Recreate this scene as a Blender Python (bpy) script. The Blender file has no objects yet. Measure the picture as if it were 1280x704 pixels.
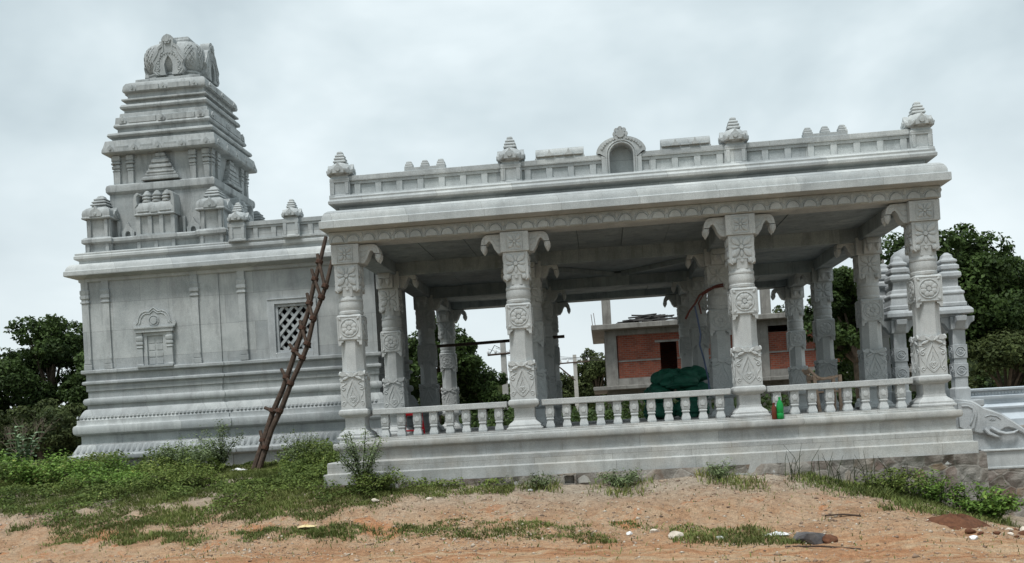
import bpy, bmesh, math, random
import numpy as np
from mathutils import Vector, Matrix
from math import sin, cos, pi, radians as R

SC = bpy.context.scene
COL = SC.collection

# ------------------------------------------------------------------ camera
CAM = Vector((4.1978, -16.393, 0.6638))
cd = bpy.data.cameras.new('camera'); cam = bpy.data.objects.new('camera', cd); COL.objects.link(cam)
cd.sensor_width = 36; cd.lens = 1214.35 / 1280 * 36
cd.shift_x = 0.0087; cd.shift_y = 0.1261
cd.clip_start = 0.1; cd.clip_end = 3000
_yaw, _pit, _rol = R(5.8193), R(0.4827), R(3.2642)
_r = Vector((cos(_yaw), sin(_yaw), 0)); _f = Vector((-sin(_yaw), cos(_yaw), 0)); _u = Vector((0, 0, 1))
_f2 = _f * cos(_pit) + _u * sin(_pit); _u2 = _u * cos(_pit) - _f * sin(_pit)
_cr = _r * cos(_rol) - _u2 * sin(_rol); _cu = _r * sin(_rol) + _u2 * cos(_rol)
_m = Matrix((_cr, _cu, -_f2)).transposed().to_4x4(); _m.translation = CAM
cam.matrix_world = _m
SC.camera = cam

# ------------------------------------------------------------------ world, sun, exposure
SUN_EL, SUN_AZ = 66, 208          # azimuth: compass-like angle the light comes from (200 = from the front, a little left)
w = bpy.data.worlds.new('World'); SC.world = w; w.use_nodes = True
nt = w.node_tree; nt.nodes.clear()
N = nt.nodes.new; L = nt.links.new
out = N('ShaderNodeOutputWorld')
sky = N('ShaderNodeTexSky'); sky.sky_type = 'NISHITA'; sky.sun_disc = False
sky.sun_elevation = R(SUN_EL); sky.sun_rotation = R(SUN_AZ)
sky.air_density = 1.0; sky.dust_density = 2.0
bg1 = N('ShaderNodeBackground'); bg1.inputs[1].default_value = 0.10; L(sky.outputs[0], bg1.inputs[0])
tc = N('ShaderNodeTexCoord')
mp = N('ShaderNodeMapping'); mp.inputs['Scale'].default_value = (1.0, 1.0, 1.9); L(tc.outputs['Generated'], mp.inputs[0])
n1 = N('ShaderNodeTexNoise'); n1.inputs['Scale'].default_value = 2.2; n1.inputs['Detail'].default_value = 5; n1.inputs['Roughness'].default_value = .52
n1.inputs['Distortion'].default_value = .35
L(mp.outputs[0], n1.inputs[0])
n2 = N('ShaderNodeTexNoise'); n2.inputs['Scale'].default_value = 6.0; n2.inputs['Detail'].default_value = 4; n2.inputs['Roughness'].default_value = .5
L(mp.outputs[0], n2.inputs[0])
mx = N('ShaderNodeMix'); mx.data_type = 'FLOAT'; mx.inputs[0].default_value = .3
L(n1.outputs[0], mx.inputs[2]); L(n2.outputs[0], mx.inputs[3])
cr = N('ShaderNodeValToRGB')
cr.color_ramp.elements[0].position = .36; cr.color_ramp.elements[0].color = (.42, .50, .535, 1)
cr.color_ramp.elements[1].position = .63; cr.color_ramp.elements[1].color = (.72, .80, .825, 1)
e = cr.color_ramp.elements.new(.5); e.color = (.555, .64, .67, 1)
L(mx.outputs[0], cr.inputs[0])
# the cloud deck is a little brighter low over the horizon and thinner there
sx = N('ShaderNodeSeparateXYZ'); L(tc.outputs['Generated'], sx.inputs[0])
mr = N('ShaderNodeMapRange'); mr.inputs[1].default_value = .02; mr.inputs[2].default_value = .30
mr.inputs[3].default_value = 1.0; mr.inputs[4].default_value = 0.0; L(sx.outputs[2], mr.inputs[0])
mc = N('ShaderNodeMix'); mc.data_type = 'RGBA'; mc.inputs[7].default_value = (.74, .80, .82, 1)
mf = N('ShaderNodeMath'); mf.operation = 'MULTIPLY'; mf.inputs[1].default_value = .75; L(mr.outputs[0], mf.inputs[0])
L(mf.outputs[0], mc.inputs[0]); L(cr.outputs[0], mc.inputs[6])
bg2 = N('ShaderNodeBackground'); bg2.inputs[1].default_value = 1.0; L(mc.outputs[2], bg2.inputs[0])
ms = N('ShaderNodeMixShader'); ms.inputs[0].default_value = .93
L(bg1.outputs[0], ms.inputs[1]); L(bg2.outputs[0], ms.inputs[2]); L(ms.outputs[0], out.inputs[0])

sd = bpy.data.lights.new('sun', 'SUN'); sd.energy = 2.7; sd.angle = R(14); sd.color = (1, .985, .955)
so = bpy.data.objects.new('sun', sd); COL.objects.link(so)
_az = R(SUN_AZ)
_sd = Vector((sin(_az) * cos(R(SUN_EL)), cos(_az) * cos(R(SUN_EL)), sin(R(SUN_EL))))
so.rotation_euler = (-_sd).to_track_quat('-Z', 'Y').to_euler()
SC.view_settings.view_transform = 'Standard'; SC.view_settings.look = 'None'
SC.view_settings.exposure = 0.34; SC.view_settings.gamma = 1; SC.view_settings.use_curve_mapping = False

random.seed(7)
rng = np.random.default_rng(7)

# ------------------------------------------------------------------ material helpers
def new_mat(name):
    m = bpy.data.materials.new(name); m.use_nodes = True
    t = m.node_tree; b = t.nodes['Principled BSDF']
    return m, t, b

def node(t, typ, **kw):
    n = t.nodes.new(typ)
    for k, v in kw.items():
        setattr(n, k, v)
    return n

def pos(t, scale=(1, 1, 1)):
    g = node(t, 'ShaderNodeNewGeometry'); m = node(t, 'ShaderNodeMapping')
    m.inputs['Scale'].default_value = scale
    t.links.new(g.outputs['Position'], m.inputs[0])
    return m.outputs[0]

def noise(t, vec, scale, detail=4, rough=.55, dist=0):
    n = node(t, 'ShaderNodeTexNoise'); n.inputs['Scale'].default_value = scale
    n.inputs['Detail'].default_value = detail; n.inputs['Roughness'].default_value = rough
    n.inputs['Distortion'].default_value = dist
    if vec is not None: t.links.new(vec, n.inputs[0])
    return n.outputs[0]

def ramp(t, fac, stops):
    r = node(t, 'ShaderNodeValToRGB'); el = r.color_ramp.elements
    while len(el) > 1: el.remove(el[0])
    el[0].position = stops[0][0]; el[0].color = (*stops[0][1], 1)
    for p, c in stops[1:]:
        x = el.new(p); x.color = (*c, 1)
    t.links.new(fac, r.inputs[0])
    return r.outputs[0]

def mix(t, fac, a, b, mode='MIX'):
    m = node(t, 'ShaderNodeMix', data_type='RGBA', blend_type=mode)
    for i, v in ((0, fac), (6, a), (7, b)):
        if isinstance(v, (int, float)): m.inputs[i].default_value = v
        elif isinstance(v, tuple): m.inputs[i].default_value = (*v, 1)
        else: t.links.new(v, m.inputs[i])
    return m.outputs[2]

def bump(t, b, h, strength=.3, dist=.02):
    n = node(t, 'ShaderNodeBump'); n.inputs['Strength'].default_value = strength; n.inputs['Distance'].default_value = dist
    t.links.new(h, n.inputs['Height']); t.links.new(n.outputs[0], b.inputs['Normal'])

def G(v): return (v, v, v)

def stone(name, lo, hi, stain=.35, stain_col=(.13, .13, .12), blocks=True, warm=0.0, rough=.8):
    """hand-cut granite: mottled grey, per-block tone, streaks of weathering, fine tool marks"""
    m, t, b = new_mat(name)
    P = pos(t)
    c = ramp(t, noise(t, P, 2.3, 6, .62, .4), [(.3, lo), (.7, hi)])
    # per-block tone
    if blocks:
        g = node(t, 'ShaderNodeNewGeometry'); s = node(t, 'ShaderNodeSeparateXYZ'); t.links.new(g.outputs['Position'], s.inputs[0])
        a = node(t, 'ShaderNodeMath', operation='ADD'); t.links.new(s.outputs[0], a.inputs[0]); t.links.new(s.outputs[1], a.inputs[1])
        cb = node(t, 'ShaderNodeCombineXYZ'); t.links.new(a.outputs[0], cb.inputs[0]); t.links.new(s.outputs[2], cb.inputs[1])
        br = node(t, 'ShaderNodeTexBrick'); br.inputs['Scale'].default_value = 1
        br.inputs['Brick Width'].default_value = 1.27; br.inputs['Row Height'].default_value = .61
        br.inputs['Mortar Size'].default_value = .004; br.inputs['Mortar Smooth'].default_value = .6
        br.inputs['Color1'].default_value = (.80, .815, .83, 1); br.inputs['Color2'].default_value = (1.10, 1.10, 1.09, 1)
        br.inputs['Mortar'].default_value = (.50, .49, .47, 1)
        t.links.new(cb.outputs[0], br.inputs[0])
        c = mix(t, 1.0, c, br.outputs[0], 'MULTIPLY')
    # fine salt and pepper grain
    c = mix(t, 1.0, c, ramp(t, noise(t, P, 95, 2, .6), [(.33, G(.80)), (.66, G(1.14))]), 'MULTIPLY')
    # vertical run-off streaks
    st = noise(t, pos(t, (4.2, 4.2, .7)), 1.0, 7, .72, .5)
    c = mix(t, ramp(t, st, [(.48, G(0)), (.70, G(min(1, stain * 1.5)))]), c, stain_col)
    # blotches
    bl = noise(t, P, .9, 5, .65, .6)
    c = mix(t, ramp(t, bl, [(.52, G(0)), (.75, G(stain * .8))]), c, stain_col)
    if warm:
        c = mix(t, ramp(t, noise(t, P, 1.7, 5, .6), [(.48, G(0)), (.7, G(warm))]), c, (.36, .28, .19))
    # pale lime bloom
    c = mix(t, ramp(t, noise(t, P, 3.7, 6, .7, .5), [(.58, G(0)), (.74, G(.28))]), c, tuple(min(.8, x * 1.35) for x in hi))
    t.links.new(c, b.inputs['Base Color']); b.inputs['Roughness'].default_value = rough
    b.inputs['Specular IOR Level'].default_value = .3
    h = mix(t, .5, noise(t, P, 38, 4, .6), noise(t, P, 7, 4, .6))
    bump(t, b, h, .35, .012)
    return m

def plain(name, c1, c2, scale=6, rough=.7, bumpk=.2, spec=.3):
    m, t, b = new_mat(name)
    P = pos(t)
    c = ramp(t, noise(t, P, scale, 5, .6, .3), [(.3, c1), (.7, c2)])
    t.links.new(c, b.inputs['Base Color']); b.inputs['Roughness'].default_value = rough
    b.inputs['Specular IOR Level'].default_value = spec
    if bumpk: bump(t, b, noise(t, P, scale * 5, 4, .6), bumpk, .01)
    return m

M = {}
M['hall'] = stone('hall_granite', (.345, .368, .372), (.47, .492, .492), .24, (.175, .182, .18))
M['column'] = stone('column_granite', (.355, .376, .378), (.475, .492, .488), .2, (.2, .203, .2), blocks=False)
M['shrine'] = stone('shrine_granite', (.31, .333, .338), (.435, .455, .457), .36, (.175, .183, .184))
M['tower'] = stone('tower_granite', (.27, .293, .298), (.395, .416, .418), .48, (.115, .122, .124), blocks=False)
M['plinth'] = stone('plinth_granite', (.31, .322, .315), (.45, .458, .445), .33, (.165, .162, .145), warm=.18)
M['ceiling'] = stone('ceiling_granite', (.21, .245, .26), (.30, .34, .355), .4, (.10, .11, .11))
M['pavilion'] = stone('pavilion_granite', (.31, .335, .35), (.43, .455, .465), .3, (.17, .18, .185), blocks=False)
M['painted_wall'] = plain('grey_blue_wall_paint', (.36, .41, .45), (.50, .55, .59), 3, .6)
M['concrete'] = stone('raw_concrete', (.18, .175, .16), (.27, .26, .24), .5, (.10, .09, .08), blocks=False)
M['dark'] = plain('dark_interior', (.02, .02, .02), (.035, .033, .03), 4, .9)
M['floor'] = plain('darkened_unseen_floor', (.17, .175, .17), (.26, .26, .25), 3, .8, .3)  # floor colour kept dark to cut light bounced up inside the hall
M['door'] = plain('dark_wood_door', (.05, .035, .025), (.09, .06, .04), 12, .6)
M['bamboo'] = plain('old_ladder_wood', (.028, .019, .014), (.085, .058, .042), 14, .8, .5)
M['rope'] = plain('jute_rope', (.05, .028, .02), (.10, .055, .038), 30, .9)
M['pale_wood'] = plain('pale_chair_wood', (.30, .20, .14), (.48, .36, .27), 14, .7)
M['green_cloth'] = plain('green_woven_sack', (.010, .075, .05), (.022, .14, .09), 9, .6, .9)
M['red_plastic'] = plain('red_plastic', (.55, .012, .02), (.66, .02, .035), 4, .35, 0)
M['pole'] = plain('concrete_pole', (.30, .30, .28), (.42, .41, .39), 4, .9)
M['wire'] = plain('black_wire', (.02, .02, .02), (.04, .04, .04), 4, .5, 0)
M['red_cable'] = plain('red_cable', (.07, .018, .014), (.13, .03, .02), 9, .5, 0)
M['blue_cable'] = plain('blue_cable', (.05, .07, .12), (.08, .11, .2), 9, .5, 0)
M['trunk'] = plain('tree_bark', (.05, .04, .03), (.12, .095, .07), 9, .95, .6)
M['dry_branch'] = plain('dry_branch', (.13, .10, .08), (.22, .18, .15), 9, .9)
M['rock'] = plain('dark_grey_rock', (.06, .06, .065), (.15, .14, .135), 7, .85, .8)
M['pale_rock'] = plain('pale_rubble', (.38, .33, .27), (.62, .56, .48), 7, .85, .6)
M['white_litter'] = plain('white_plastic_litter', (.6, .62, .63), (.8, .8, .8), 9, .5)
M['yellow_litter'] = plain('faded_yellow_litter', (.55, .44, .22), (.75, .64, .38), 30, .8)
M['red_soil'] = plain('red_brown_soil', (.065, .028, .015), (.15, .065, .034), 16, .95, .8)
M['tarp'] = plain('dark_tarp', (.02, .02, .022), (.10, .095, .09), 3, .7, .8)
M['flower'] = plain('yellow_flower', (.6, .5, .04), (.8, .66, .06), 9, .6, 0)

def bottle_mat(name, col, tr):
    m, t, b = new_mat(name); b.inputs['Base Color'].default_value = (*col, 1); b.inputs['Roughness'].default_value = .18
    b.inputs['Transmission Weight'].default_value = tr; b.inputs['IOR'].default_value = 1.3
    return m
M['green_bottle'] = bottle_mat('green_bottle_plastic', (.015, .33, .075), .3)
M['brown_bottle'] = bottle_mat('brown_bottle_glass', (.13, .035, .02), .1)

def rubble_mat():
    m, t, b = new_mat('rubble_masonry')
    P = pos(t)
    v = node(t, 'ShaderNodeTexVoronoi', feature='DISTANCE_TO_EDGE'); v.inputs['Scale'].default_value = 3.9; v.inputs['Randomness'].default_value = .75
    mpn = node(t, 'ShaderNodeMapping'); mpn.inputs['Scale'].default_value = (1, 1, 1.25)
    wv = mix(t, .05, P, noise_c(t, P, 5))
    t.links.new(wv, mpn.inputs[0]); t.links.new(mpn.outputs[0], v.inputs[0])
    v2 = node(t, 'ShaderNodeTexVoronoi'); v2.inputs['Scale'].default_value = 3.9; v2.inputs['Randomness'].default_value = .75
    t.links.new(mpn.outputs[0], v2.inputs[0])
    sp = node(t, 'ShaderNodeSeparateXYZ'); t.links.new(v2.outputs['Color'], sp.inputs[0])
    st = ramp(t, sp.outputs[0], [(0, (.11, .09, .078)), (.3, (.17, .14, .115)), (.55, (.20, .19, .17)), (.8, (.145, .10, .082)), (1, (.27, .19, .12))])
    st = mix(t, .7, st, ramp(t, noise(t, P, 9, 6, .65), [(.3, G(.55)), (.7, G(1.25))]), 'MULTIPLY')
    mor = ramp(t, noise(t, P, 6, 5, .6), [(.3, (.20, .19, .17)), (.7, (.33, .315, .285))])
    edge = ramp(t, v.outputs['Distance'], [(.015, G(.35)), (.08, G(1))])
    pl = ramp(t, noise(t, P, 1.5, 5, .6), [(.42, G(.05)), (.58, G(.7))])
    c = mix(t, edge, mor, st); c = mix(t, pl, c, mor)
    t.links.new(c, b.inputs['Base Color']); b.inputs['Roughness'].default_value = .95
    bump(t, b, mix(t, .75, edge, noise(t, P, 16, 6, .7)), .8, .04)
    return m

def noise_c(t, vec, scale):
    n = node(t, 'ShaderNodeTexNoise'); n.inputs['Scale'].default_value = scale
    t.links.new(vec, n.inputs[0]); return n.outputs['Color']
M['rubble'] = rubble_mat()

def brick_mat():
    m, t, b = new_mat('red_brick')
    g = node(t, 'ShaderNodeNewGeometry'); s = node(t, 'ShaderNodeSeparateXYZ'); t.links.new(g.outputs['Position'], s.inputs[0])
    a = node(t, 'ShaderNodeMath', operation='ADD'); t.links.new(s.outputs[0], a.inputs[0]); t.links.new(s.outputs[1], a.inputs[1])
    cb = node(t, 'ShaderNodeCombineXYZ'); t.links.new(a.outputs[0], cb.inputs[0]); t.links.new(s.outputs[2], cb.inputs[1])
    br = node(t, 'ShaderNodeTexBrick'); br.inputs['Scale'].default_value = 1
    br.inputs['Brick Width'].default_value = .24; br.inputs['Row Height'].default_value = .095; br.inputs['Mortar Size'].default_value = .012
    br.inputs['Color1'].default_value = (.15, .034, .02, 1); br.inputs['Color2'].default_value = (.24, .06, .032, 1); br.inputs['Mortar'].default_value = (.15, .10, .075, 1)
    t.links.new(cb.outputs[0], br.inputs[0])
    c = mix(t, .8, br.outputs[0], ramp(t, noise(t, pos(t), 1.6, 5, .6), [(.3, G(.7)), (.7, G(1.25))]), 'MULTIPLY')
    t.links.new(c, b.inputs['Base Color']); b.inputs['Roughness'].default_value = .95
    bump(t, b, br.outputs['Fac'], -.4, .01)
    return m
M['brick'] = brick_mat()

def leaf_mat(name, dark, light, yellow=None):
    m, t, b = new_mat(name)
    at = node(t, 'ShaderNodeAttribute'); at.attribute_name = 'tint'
    stops = [(0, dark), (.75, light)]
    if yellow: stops.append((1, yellow))
    c = ramp(t, at.outputs['Fac'], stops)
    c = mix(t, .8, c, ramp(t, noise(t, pos(t), 1.1, 3, .5), [(.35, G(.65)), (.65, G(1.25))]), 'MULTIPLY')
    t.links.new(c, b.inputs['Base Color']); b.inputs['Roughness'].default_value = .55
    b.inputs['Specular IOR Level'].default_value = .12
    tr = node(t, 'ShaderNodeBsdfTranslucent'); t.links.new(c, tr.inputs[0])
    ms_ = node(t, 'ShaderNodeMixShader'); ms_.inputs[0].default_value = .25
    o = t.nodes['Material Output']; t.links.new(b.outputs[0], ms_.inputs[1]); t.links.new(tr.outputs[0], ms_.inputs[2]); t.links.new(ms_.outputs[0], o.inputs[0])
    return m
M['leaf_dark'] = leaf_mat('dark_tree_leaves', (.019, .036, .011), (.062, .10, .028))
M['leaf_olive'] = leaf_mat('olive_tree_leaves', (.028, .043, .016), (.085, .108, .038))
M['leaf_weed'] = leaf_mat('weed_leaves', (.06, .095, .024), (.18, .235, .06), (.30, .31, .11))
M['leaf_bright'] = leaf_mat('bright_weed_leaves', (.065, .125, .026), (.175, .285, .06), (.32, .36, .09))
M['leaf_grey'] = leaf_mat('grey_green_leaves', (.09, .125, .06), (.22, .28, .14), (.26, .28, .17))
M['leaf_big'] = leaf_mat('milkweed_leaves', (.11, .17, .09), (.24, .33, .20))
M['grass'] = leaf_mat('grass_blades', (.07, .10, .028), (.19, .22, .068), (.34, .29, .14))

# ------------------------------------------------------------------ mesh builder
class MB:
    def __init__(s): s.v = []; s.f = []
    def add(s, vs, fs):
        o = len(s.v); s.v += [tuple(p) for p in vs]; s.f += [tuple(i + o for i in f) for f in fs]
    def box(s, x0, x1, y0, y1, z0, z1):
        s.add([(x0, y0, z0), (x1, y0, z0), (x1, y1, z0), (x0, y1, z0), (x0, y0, z1), (x1, y0, z1), (x1, y1, z1), (x0, y1, z1)],
              [(3, 2, 1, 0), (4, 5, 6, 7), (0, 1, 5, 4), (1, 2, 6, 5), (2, 3, 7, 6), (3, 0, 4, 7)])
    def loft(s, rings, cap=True):
        n = len(rings[0]); vs = [p for r in rings for p in r]; fs = []
        for k in range(len(rings) - 1):
            for i in range(n):
                j = (i + 1) % n
                fs.append((k * n + i, k * n + j, (k + 1) * n + j, (k + 1) * n + i))
        if cap:
            fs.append(tuple(range(n - 1, -1, -1))); fs.append(tuple((len(rings) - 1) * n + i for i in range(n)))
        s.add(vs, fs)
    def rects(s, x0, x1, y0, y1, prof, cap=True):
        """profile [(outset, z)] carried round a rectangle"""
        s.loft([[(x0 - o, y0 - o, z), (x1 + o, y0 - o, z), (x1 + o, y1 + o, z), (x0 - o, y1 + o, z)] for o, z in prof], cap)
    def ngon(s, cx, cy, prof, n=8, rot=None, cap=True):
        """profile [(apothem, z)]"""
        rot = pi / n if rot is None else rot; k = 1 / cos(pi / n)
        s.loft([[(cx + r * k * cos(rot + 2 * pi * i / n), cy + r * k * sin(rot + 2 * pi * i / n), z) for i in range(n)] for r, z in prof], cap)
    def tube(s, pts, r, n=6, cap=True):
        pts = [Vector(p) for p in pts]; rr = r if isinstance(r, (list, tuple)) else [r] * len(pts)
        rings = []; up = None
        for i, p in enumerate(pts):
            d = (pts[min(i + 1, len(pts) - 1)] - pts[max(i - 1, 0)])
            if d.length < 1e-9: d = Vector((0, 0, 1))
            d.normalize()
            if up is None or abs(up.dot(d)) > .99:
                up = Vector((0, 0, 1)) if abs(d.z) < .9 else Vector((0, 1, 0))
            a = d.cross(up).normalized(); b = a.cross(d).normalized(); up = b
            rings.append([p + (a * cos(2 * pi * k / n) + b * sin(2 * pi * k / n)) * rr[i] for k in range(n)])
        s.loft(rings, cap)
    def poly(s, fr, outline, d0, d1):
        """outline in (u,w) on frame extruded from depth d0 to d1 along the normal"""
        a = [fr(u, w_, d0) for u, w_ in outline]; b = [fr(u, w_, d1) for u, w_ in outline]
        n = len(outline)
        fs = [(i, (i + 1) % n, n + (i + 1) % n, n + i) for i in range(n)]
        fs += [tuple(range(n - 1, -1, -1)), tuple(range(n, 2 * n))]
        s.add(a + b, fs)
    def build(s, name, mat, parent=None, bevel=0, smooth=30, loc=None):
        me = bpy.data.meshes.new(name); me.from_pydata(s.v, [], s.f)
        bm = bmesh.new(); bm.from_mesh(me); bmesh.ops.recalc_face_normals(bm, faces=bm.faces); bm.to_mesh(me); bm.free()
        me.materials.append(mat)
        return link(name, me, parent, bevel, smooth, loc)

def link(name, me, parent=None, bevel=0, smooth=30, loc=None):
    if smooth:
        me.polygons.foreach_set('use_smooth', [True] * len(me.polygons)); me.set_sharp_from_angle(angle=R(smooth))
    o = bpy.data.objects.new(name, me); COL.objects.link(o)
    if loc: o.location = loc
    if parent:
        o.parent = parent
        if parent.type == 'EMPTY': o.matrix_parent_inverse = Matrix.Translation(parent.location).inverted()
    if bevel:
        b = o.modifiers.new('soft_edges', 'BEVEL'); b.width = bevel; b.segments = 1; b.limit_method = 'ANGLE'; b.angle_limit = R(45)
        b.use_clamp_overlap = True
    return o

def tag(o, label=None, cat=None, group=None, kind=None):
    if label: o['label'] = label
    if cat: o['category'] = cat
    if group: o['group'] = group
    if kind: o['kind'] = kind
    return o

def thing(name, label, cat, loc=(0, 0, 0), group=None):
    o = bpy.data.objects.new(name, None); o.empty_display_size = .3; COL.objects.link(o); o.location = loc
    return tag(o, label, cat, group)

def dup(o, parent, loc=None, subs=True):
    c = o.copy(); COL.objects.link(c); c.parent = parent
    c.matrix_parent_inverse = Matrix.Translation(parent.location).inverted() if parent.type == 'EMPTY' else Matrix.Identity(4)
    if loc is not None: c.location = loc
    if subs:
        for ch in list(o.children): dup(ch, c)
    return c

# frames: (u, w, depth) -> point;  faces of a square block about (cx, cy)
def frame(cx, cy, h, k, z=0):
    a = k * pi / 2; n = Vector((sin(a), -cos(a), 0)); u = Vector((cos(a), sin(a), 0)); c = Vector((cx, cy, z))
    return lambda uu, ww, d: tuple(c + n * (h + d) + u * uu + Vector((0, 0, ww)))

def petal(mb, fr, ang, r0, r1, wd, h, u0=0, w0=0):
    """flat topped leaf with steep cut sides"""
    ca, sa = cos(ang), sin(ang); ln = r1 - r0
    def P(l, t, d): return fr(u0 + l * ca - t * sa, w0 + l * sa + t * ca, d)
    o = [(0, -.25), (.25, -.75), (.55, -1), (.8, -.72), (1, 0), (.8, .72), (.55, 1), (.25, .75), (0, .25)]
    n = len(o); A_ = [P(r0 + l * ln, t * wd, -.003) for l, t in o]
    B_ = [P(r0 + (.5 + (l - .5) * .93) * ln, t * wd * .84, h * .72) for l, t in o]
    C_ = [P(r0 + (.5 + (l - .5) * .74) * ln, t * wd * .45, h) for l, t in o]
    fs = []
    for k in range(2):
        for i in range(n): fs.append((k * n + i, k * n + (i + 1) % n, (k + 1) * n + (i + 1) % n, (k + 1) * n + i))
    fs.append(tuple(range(2 * n, 3 * n)))
    mb.add(A_ + B_ + C_, fs)

def disc(mb, fr, u0, w0, r, h, n=12):
    a = [(u0 + r * cos(2 * pi * i / n), w0 + r * sin(2 * pi * i / n)) for i in range(n)]
    mb.poly(fr, a, -.004, h)

def rtube(mb, fr, pts, r, d=.002, n=6, cap=True):
    mb.tube([fr(u, w_, d) for u, w_ in pts], r, n, cap)

def ringc(mb, fr, u0, w0, rad, r, n=20):
    rtube(mb, fr, [(u0 + rad * cos(2 * pi * i / n), w0 + rad * sin(2 * pi * i / n)) for i in range(n + 1)], r)

def flower(mb, fr, w0, rad, h=.028):
    for i in range(4): petal(mb, fr, pi / 4 + i * pi / 2, rad * .24, rad * 1.36, rad * .33, h, 0, w0)
    for i in range(4): petal(mb, fr, i * pi / 2, rad * .24, rad * 1.0, rad * .19, h * .7, 0, w0)
    disc(mb, fr, 0, w0, rad * .2, h * 1.25)
    ringc(mb, fr, 0, w0, rad * .2, .008, 12)

def spiral(u0, w0, r, a0, turns, sgn, n=14):
    return [(u0 + r * (1 - .75 * i / n) * cos(a0 + sgn * turns * 2 * pi * i / n), w0 + r * (1 - .75 * i / n) * sin(a0 + sgn * turns * 2 * pi * i / n)) for i in range(n + 1)]

# ------------------------------------------------------------------ ground
def lerp(x, pts):
    return np.interp(x, [p[0] for p in pts], [p[1] for p in pts])

def vnoise(x, y, s, seed=0):
    """cheap smooth value noise"""
    x = np.asarray(x, float) * s + 31.7 * seed; y = np.asarray(y, float) * s - 17.3 * seed
    xi, yi = np.floor(x), np.floor(y); xf, yf = x - xi, y - yi
    xf = xf * xf * (3 - 2 * xf); yf = yf * yf * (3 - 2 * yf)
    def h(a, b):
        v = np.sin(a * 127.1 + b * 311.7 + seed * 74.7) * 43758.5453
        return v - np.floor(v)
    return (h(xi, yi) * (1 - xf) + h(xi + 1, yi) * xf) * (1 - yf) + (h(xi, yi + 1) * (1 - xf) + h(xi + 1, yi + 1) * xf) * yf

def gz(x, y, rough=True):
    x = np.asarray(x, float); y = np.asarray(y, float)
    road = lerp(x, [(-30, -.9), (-6, -.92), (3, -1.02), (8, -1.12), (11, -1.32), (14, -1.4)])
    top = lerp(x, [(-30, -.12), (-7, -.30), (-1, -.30), (0, -.36), (2.5, -.42), (6, -.47), (7.4, -.52), (8.6, -.78), (9.8, -1.25), (10.6, -1.45), (14, -1.5)])
    y0 = lerp(x, [(-30, -3.2), (-8, -3.2), (2, -3.7), (8, -4.0), (11, -4.4), (14, -4.4)])
    t = np.clip((y - y0) / (-.75 - y0), 0, 1); t = t * t * (3 - 2 * t) * .35 + t * .65
    z = road + (top - road) * t
    back = lerp(x, [(-30, .0), (-1, 0.0), (0, -.25), (9.6, -.3), (11, -1.45), (16, -1.45)])
    t2 = np.clip((y + .75) / 3.6, 0, 1)
    z = z + (back - top) * t2
    far = np.clip((y - 9) / 12, 0, 1); z = z * (1 - far) + (-.3) * far
    if rough:
        k = np.exp(-((y + 1.5) / 9) ** 2)
        z = z + k * ((vnoise(x, y, .55, 1) - .5) * .10 + (vnoise(x, y, 1.7, 2) - .5) * .06 + (vnoise(x, y, 4.3, 3) - .5) * .055 + (vnoise(x, y, 8.5, 4) - .5) * .035)
        # wheel ruts along the dirt road
        z = z - .055 * np.exp(-((y + 5.0 + .25 * np.sin(x * .4)) / .22) ** 2) - .05 * np.exp(-((y + 6.4 + .2 * np.sin(x * .5)) / .25) ** 2)
    return z

def grid_axis(lo, hi, step, far):
    a = list(np.arange(lo, hi + 1e-6, step)); s = step; x = hi
    b = []
    while x < far: s *= 1.35; x += s; b.append(x)
    s = step; x = lo; c = []
    while x > -far: s *= 1.35; x -= s; c.append(x)
    return np.array(c[::-1] + a + b)
gx = grid_axis(-9, 13.5, .06, 900); gy = grid_axis(-7.5, .4, .05, 900)
GX, GY = np.meshgrid(gx, gy); GZ = gz(GX, GY)
nx, ny = len(gx), len(gy)
idx = np.arange(nx * ny).reshape(ny, nx)
quads = np.stack([idx[:-1, :-1], idx[:-1, 1:], idx[1:, 1:], idx[1:, :-1]], -1).reshape(-1, 4)

def np_mesh(name, verts, faces, mat, tint=None):
    """verts (n,3); faces (m,k) with k constant"""
    me = bpy.data.meshes.new(name); n, (m, k) = len(verts), faces.shape
    me.vertices.add(n); me.vertices.foreach_set('co', np.asarray(verts, np.float32).ravel())
    me.loops.add(m * k); me.loops.foreach_set('vertex_index', faces.astype(np.int32).ravel())
    me.polygons.add(m); me.polygons.foreach_set('loop_start', np.arange(0, m * k, k, dtype=np.int32))
    me.polygons.foreach_set('loop_total', np.full(m, k, np.int32))
    me.update(calc_edges=True); me.validate()
    me.materials.append(mat)
    if tint is not None:
        a = me.attributes.new('tint', 'FLOAT', 'FACE'); a.data.foreach_set('value', np.asarray(tint, np.float32))
    return me

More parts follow.
